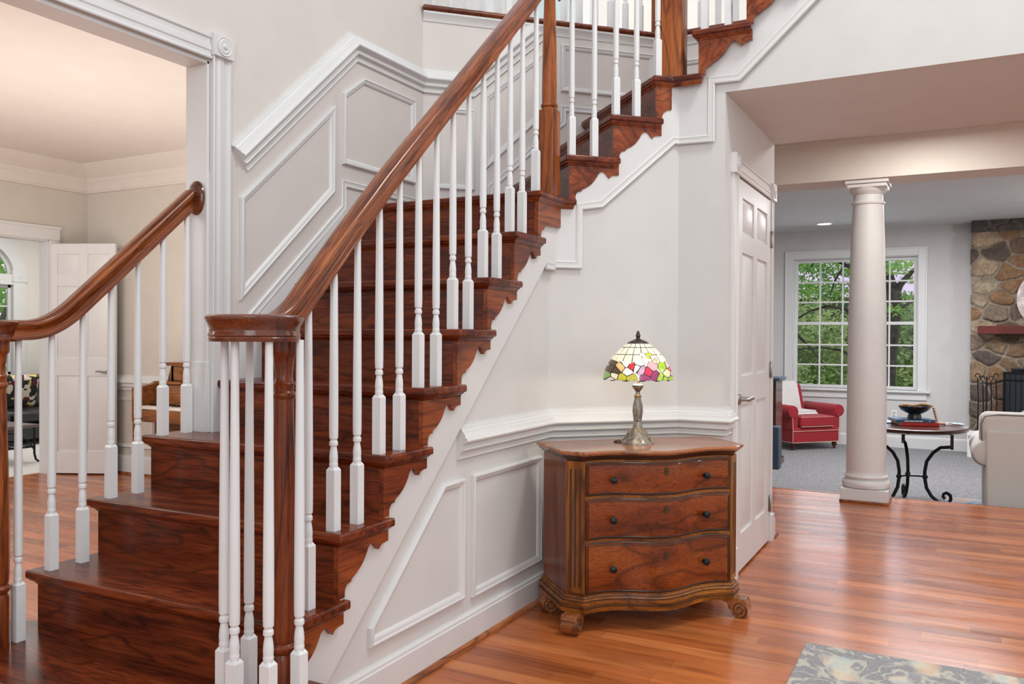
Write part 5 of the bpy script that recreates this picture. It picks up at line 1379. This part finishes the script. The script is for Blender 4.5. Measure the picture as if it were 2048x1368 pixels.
m.box(SX, SX+.025, gy, gy+c, zb3-.1, zsp+.02).box(SX, SX+.025, gy0-c, gy0, zb3-.1, zsp+.02)
m.prism([(SX, cyy+(.55+c)*cos(t), zsp+(.42+c*.9)*sin(t)) for t in [pi*i/24 for i in range(25)]]+[(SX, cyy+.55*cos(t), zsp+.42*sin(t)) for t in [pi*i/24 for i in range(24, -1, -1)]], (.025, 0, 0))
for yy_ in (gy+c/2, gy0-c/2): m.box(SX, SX+.035, yy_-c*.6, yy_+c*.6, zsp-.10, zsp+.04); m.lathe([(.035, 0), (.03, .004), (.012, .003), (.008, .008)], (SX+.035, yy_, zsp-.03), 16, (1, 0, 0))
m.box(SX-.08, SX+.02, gy0, gy, ztr-.05, zsp-.005)
m.build('window_frame', TRIM, wn, bevel=.002)
m = MB(); t = .035
for (za, zb2) in ((zb3, (zb3+ztr)/2), ((zb3+ztr)/2, ztr-.05)):
    m.box(SX-.07, SX-.04, gy0, gy0+t, za, zb2).box(SX-.07, SX-.04, gy-t, gy, za, zb2).box(SX-.07, SX-.04, gy0, gy, za, za+t).box(SX-.07, SX-.04, gy0, gy, zb2-t, zb2)
    for i in (1, 2, 3): y_ = gy0+(gy-gy0)*i/4; m.box(SX-.062, SX-.048, y_-.009, y_+.009, za, zb2)
    m.box(SX-.062, SX-.048, gy0, gy, (za+zb2)/2-.009, (za+zb2)/2+.009)
m.prism([(SX-.07, cyy+.55*cos(t_), zsp+.42*sin(t_)) for t_ in [pi*i/24 for i in range(25)]]+[(SX-.07, cyy+.51*cos(t_), zsp+.38*sin(t_)) for t_ in [pi*i/24 for i in range(24, -1, -1)]], (.03, 0, 0))
m.build('sash', TRIM, wn)
MB().box(SX-.058, SX-.055, gy0, gy, zb3, zsp+.1).build('glass_pane', GLASS, wn)
w = MB(); y3 = 7.35; q = at(86, 600, y=y3)
w.box(q.x-.05, q.x+.05, y3-.03, y3, .5, zsp).box(q.x-.065, q.x+.065, y3-.04, y3, zsp-.02, zsp+.12).box(q.x+.9, q.x+1.0, y3-.03, y3, .5, zsp)
struct('trim_study_casing', w, TRIM, bevel=.002)
# leather sofa
sp = at(48, 760, x=-10.2)
ls = thing('leather_sofa', 'black leather sofa under the arched window of the far room', 'sofa', (-10.0, 6.1, 0), 0)
zt3 = at(50, 750, x=-10.15).z
soft(MB().box(-10.35, -9.35, 5.0, 7.15, .07, .24), 'base', LEATHER, ls, .03, local=False)
for i in range(3):
    y0 = 5.1+i*.66
    soft(MB().box(-10.22, -9.40, y0, y0+.65, .24, .39), 'seat_cushion', LEATHER, ls, .06, seg=4, local=False)
    m = MB(); m.prism([(-10.38, y0, .26), (-10.08, y0, .38), (-10.16, y0, zt3-.03), (-10.28, y0, zt3), (-10.42, y0, zt3-.03)], (0, .65, 0)); m.build('back_cushion', LEATHER, ls, bevel=.05, seg=4, angle=60)
for y0 in (4.85, 7.08): soft(MB().box(-10.38, -9.38, y0, y0+.22, .07, .52), 'arm', LEATHER, ls, .06, seg=4, local=False)
for x_ in (-10.3, -9.45):
    for y_ in (5.0, 7.1): MB().box(x_-.03, x_+.03, y_-.03, y_+.03, 0, .08).build('leg', DARKW, ls)
pm, nt, b = _new('flame_stitch_fabric')
ck_ = nt.nodes.new('ShaderNodeTexVoronoi'); ck_.distance = 'MANHATTAN'; ck_.inputs['Scale'].default_value = 1; ck_.inputs['Randomness'].default_value = .35
nt.links.new(_co(nt, 'Object', (14, 14, 20), (0, 0, .3)), ck_.inputs['Vector'])
sep = nt.nodes.new('ShaderNodeSeparateColor'); nt.links.new(ck_.outputs['Color'], sep.inputs[0])
rp = nt.nodes.new('ShaderNodeValToRGB'); rp.color_ramp.interpolation = 'CONSTANT'; e_ = rp.color_ramp.elements
e_[0].color = (.02, .02, .02, 1); e_[1].position = .4; e_[1].color = (.72, .66, .52, 1)
x_ = e_.new(.7); x_.color = (.12, .02, .04, 1); x_ = e_.new(.85); x_.color = (.65, .52, .16, 1)
nt.links.new(sep.outputs[0], rp.inputs[0]); nt.links.new(rp.outputs[0], b.inputs['Base Color']); b.inputs['Roughness'].default_value = .9
q = at(28, 799, x=-9.98)
m = MB(); m.obox((0, 0, .20), (1, 0, -.25), (0, 1, 0), (.25, 0, 1), .05, .22, .20); o = m.build('throw_pillow', pm, None, bevel=.045, seg=4, angle=60); o.location = (-9.86, q.y-.02, .395)
tag(o, 'black, cream and maroon geometric pillow leaning on the black leather sofa', 'pillow')
# iron coffee table
f0 = at(77, 924, z=0.0); zt4 = at(74, 846, x=f0.x-.1).z
ct = thing('coffee_table', 'low iron table with slatted shelf before the black leather sofa', 'table', (f0.x-.2, f0.y-.45, 0))
tx0, tx1, ty0, ty1 = f0.x-.62, f0.x-.02, f0.y-1.1, f0.y-.03
MB().box(tx0-.03, tx1+.03, ty0-.03, ty1+.03, zt4-.03, zt4).build('table_top', plain('weathered_brown_top', (.16, .12, .11), .4), ct, bevel=.004)
for x_ in (tx0, tx1):
    for y_ in (ty0, ty1):
        m = MB(); sx = 1 if x_ == tx1 else -1; sy = 1 if y_ == ty1 else -1
        m.tube([(x_, y_, zt4-.03), (x_, y_, .09), (x_+sx*.01, y_+sy*.01, .03), (x_+sx*.045, y_+sy*.02, .010)], .011, 8)
        m.tube([(x_, y_, zt4-.26), (x_, y_-sy*.06, zt4-.16), (x_, y_-sy*.20, zt4-.08), (x_, y_-sy*.40, zt4-.05)], .007, 6); m.build('leg', IRON, ct)
m = MB()
for i in range(12): y_ = ty0+(ty1-ty0)*i/11; m.box(tx0, tx1, y_-.008, y_+.008, .155, .165)
m.box(tx0-.008, tx0+.008, ty0, ty1, .15, .17).box(tx1-.008, tx1+.008, ty0, ty1, .15, .17); m.build('slatted_shelf', IRON, ct)

# ------------------------------------------------------------------ piano
pn = thing('upright_piano', 'small brown upright piano against the far living room wall behind the balusters', 'piano', (-5.2, 4.85, 0))
pf = 4.63; plx = at(263, 850, y=pf).x; prx = plx+1.45; pz = .60; pbk = LY-.06
zk = at(300, 812, y=pf+.06).z
ztopf = at(266, 776, y=pf).z; pt = at(337, 764, y=4.84)
for x_ in (plx, prx-.05):
    m = MB(); m.prism([(x_, pf, zk-.13), (x_, pf, ztopf), (x_, pf+.03, ztopf+.005), (x_, pf+.16, pt.z-.02), (x_, pf+.21, pt.z), (x_, pbk, pt.z), (x_, pbk, 0), (x_, pf+.22, 0), (x_, pf+.22, zk-.13)], (.05, 0, 0)); m.build('side_panel', PIANO, pn, bevel=.004)
    m = MB(); m.box(x_+.004, x_+.046, pf+.005, pf+.05, 0, zk-.12).box(x_-.006, x_+.056, pf-.004, pf+.06, .30, .325); m.build('leg', PIANO, pn, bevel=.004)
MB().box(plx+.05, prx-.05, pf+.03, pf+.26, zk-.13, zk-.028).build('key_bed', PIANO, pn, bevel=.004)
m = MB(); nk = 34
for i in range(nk): a = plx+.06+(prx-plx-.12)*i/nk; m.box(a+.0006, a+(prx-plx-.12)/nk-.0006, pf+.045, pf+.19, zk-.026, zk)
m.build('white_keys', IVORY, pn)
m = MB()
for i in range(nk):
    if i % 7 in (0, 1, 3, 4, 5): a = plx+.06+(prx-plx-.12)*(i+1)/nk; m.box(a-.011, a+.011, pf+.095, pf+.19, zk-.002, zk+.010)
m.build('black_keys', BLACK, pn)
m = MB(); m.prism([(plx+.05, pf+.19, zk-.02), (plx+.05, pf+.23, pt.z-.02), (plx+.05, pf+.26, pt.z-.02), (plx+.05, pf+.26, zk-.02)], (prx-plx-.10, 0, 0)); m.build('fallboard', PIANO, pn)
MB().box(plx+.01, prx-.01, pf+.20, pbk, pt.z-.018, pt.z+.004).build('lid', PIANO, pn, bevel=.004)
MB().box(plx+.05, prx-.05, pf+.26, pbk, .06, pt.z-.02).build('body', PIANO, pn)
ds = at(340, 724, y=4.92); dlx = at(343, 740, y=4.92).x
m = MB(); m.box(dlx+.02, prx-.1, 4.90, pbk, pt.z+.004, ds.z-.03).box(dlx-.02, prx-.06, 4.87, pbk, ds.z-.03, ds.z-.012).box(dlx-.035, prx-.04, 4.855, pbk, ds.z-.012, ds.z)
m.prism([(dlx-.03, 4.90, pt.z+.004), (dlx+.02, 4.90, ds.z-.03), (dlx+.05, 4.90, ds.z-.03), (dlx+.05, 4.90, pt.z+.004)], (0, .02, 0)); m.build('music_desk', PIANO, pn, bevel=.003)

# ------------------------------------------------------------------ outdoors
struct('ground_lawn', MB().box(-60, 40, 12.9, 90, -1.5, -1.2).box(-60, -11.2, -40, 12.9, -1.5, -1.2), plain('lawn_grass', (.10, .18, .04), .95, vary=.3, nscale=3), smooth=False)
def leaf_mat(name, a, b_, c_):
    m, nt, b = _new(name)
    oi = _noise(nt, _co(nt), 1.3, 4, .7).outputs[0]
    col = _ramp(nt, oi, [(.3, tuple(q*1.5 for q in a)), (.5, tuple(q*1.5 for q in b_)), (.68, tuple(min(.9, q*1.4) for q in c_))])
    nt.links.new(col, b.inputs['Base Color']); b.inputs['Roughness'].default_value = .7
    tr = nt.nodes.new('ShaderNodeBsdfTranslucent'); nt.links.new(col, tr.inputs[0])
    mx = nt.nodes.new('ShaderNodeMixShader'); mx.inputs[0].default_value = .35
    nt.links.new(b.outputs[0], mx.inputs[1]); nt.links.new(tr.outputs[0], mx.inputs[2]); nt.links.new(mx.outputs[0], nt.nodes['Material Output'].inputs[0]); return m
LEAF1 = leaf_mat('spring_leaves', (.09, .22, .04), (.22, .42, .09), (.42, .60, .18))
LEAF2 = leaf_mat('woodland_leaves', (.08, .17, .06), (.25, .36, .13), (.46, .50, .24))
BARK = plain('dark_bark', (.07, .06, .05), .9, vary=.4, nscale=6, bump=.6, bscale=12)
def leaves(clusters, size, rnd):
    m = MB(); vs = []; fs = []
    for (c_, rad, n_) in clusters:
        for _ in range(n_):
            d = Vector((rnd.gauss(0, 1), rnd.gauss(0, 1), rnd.gauss(0, 1))).normalized()*rnd.random()**.4
            p = Vector(c_)+Vector((d.x*rad[0], d.y*rad[1], d.z*rad[2]))
            u = Vector((rnd.gauss(0, 1), rnd.gauss(0, 1), rnd.gauss(0, 1))).normalized(); v = u.orthogonal().normalized(); s_ = size*rnd.uniform(.6, 1.3)
            k = len(vs); vs += [p-u*s_, p-v*s_*.5, p+u*s_, p+v*s_*.5]; fs.append((k, k+1, k+2, k+3))
    m.v = [tuple(p) for p in vs]; m.f = fs; m.uv = [None]*len(fs); m.mi = [0]*len(fs); return m
rnd = random.Random(5)
def tree(loc, trunk, branches, clusters, size, label, mat):
    t = thing('tree', label, 'tree', loc, 0, 'trees outside the windows')
    m = MB()
    for p, r in [trunk]+branches: m.tube(p, r, 8)
    m.build('trunk', BARK, t)
    leaves(clusters, size, rnd).build('foliage', mat, t, smooth=False, fix=False)
TY = 22
g = lambda px_, py_, y_=TY: at(px_, py_, y=y_)
def bend(P, r0, r1): n_ = len(P); return ([tuple(p) for p in P], [r0+(r1-r0)*i/(n_-1) for i in range(n_)])
P0 = [at(1768, 800, y=TY)-ZV*1.6, g(1768, 800), g(1774, 740), g(1780, 680), g(1786, 630), g(1788, 590), g(1776, 560), g(1768, 530), g(1760, 480), g(1750, 400)]
br = [bend([g(1788, 600), g(1800, 570), g(1822, 545), g(1850, 520)], .10, .03), bend([g(1786, 625), g(1812, 610), g(1850, 590)], .05, .02), bend([g(1776, 570), g(1740, 545), g(1690, 530), g(1640, 500)], .09, .03),
      bend([g(1782, 690), g(1720, 640), g(1690, 618), g(1655, 612), g(1620, 622), g(1590, 640)], .055, .02), bend([g(1780, 720), g(1710, 715), g(1680, 700), g(1640, 695), g(1585, 700)], .045, .015),
      bend([g(1780, 700), g(1800, 690), g(1830, 700), g(1850, 706)], .035, .012), bend([g(1640, 500), g(1625, 530), g(1600, 560)], .03, .01), bend([g(1690, 530), g(1670, 560), g(1660, 590)], .03, .01), bend([g(1580, 650), g(1600, 675), g(1625, 700), g(1655, 740)], .04, .02)]
cl_ = []
for (px_, py_, rx, rz, n_) in ((1610, 525, .55, .30, 520), (1650, 540, .45, .30, 420), (1690, 515, .5, .22, 420), (1600, 570, .5, .25, 420), (1640, 580, .5, .25, 420), (1685, 580, .45, .3, 360), (1790, 530, .45, .25, 350), (1760, 500, .8, .3, 500), (1820, 560, .25, .10, 90), (1810, 590, .25, .10, 70), (1700, 545, .3, .15, 200), (1630, 500, .8, .25, 500), (1580, 540, .5, .4, 300), (1780, 620, .4, .15, 120)):
    cl_.append((g(px_, py_, TY+rnd.uniform(-1, 1)), (rx, .8, rz), n_))
tree((P0[0].x, TY, -1.2), bend(P0, .22, .12), br, cl_, .05, 'leaning dark tree with arching branches outside the family room window', LEAF1)
cl_ = []
for i in range(170):
    x = rnd.uniform(-11, 5); y = rnd.uniform(28, 33); z = rnd.uniform(-1.6, 2.4)+.35*sin(x*.9); cl_.append((Vector((x, y, z)), (1.2, .9, .8), 330))
o = leaves(cl_, .085, rnd).build('woodland', LEAF2, None, smooth=False, fix=False); tag(o, 'dense green woodland behind the leaning tree outside', 'foliage', kind='stuff')
o = MB().box(-18, 9, 36, 36.3, -2, 2.9).build('hedge_bank', plain('dark_mottled_green', (.07, .13, .05), .95, vary=.5, nscale=2), None); tag(o, 'dark green bank of undergrowth far behind the woodland', 'foliage', kind='stuff')  # mottled dark green over the whole bank
cl_ = []
for i in range(60):
    cl_.append((Vector((rnd.uniform(-20, -17), rnd.uniform(4, 16), rnd.uniform(-1.5, 5))), (.9, 1.2, .9), 260))
tree((-18.5, 10, -1.2), bend([Vector((-18.5, 10, -1.4)), Vector((-18.4, 10.1, 1.5)), Vector((-18.6, 10.3, 4))], .2, .1), [bend([Vector((-17.2, 9.6, -1)), Vector((-17.0, 9.9, 1.0)), Vector((-17.1, 10.6, 2.4))], .08, .04)], cl_, .10, 'bright green leafy tree outside the arched window of the far room', LEAF1)
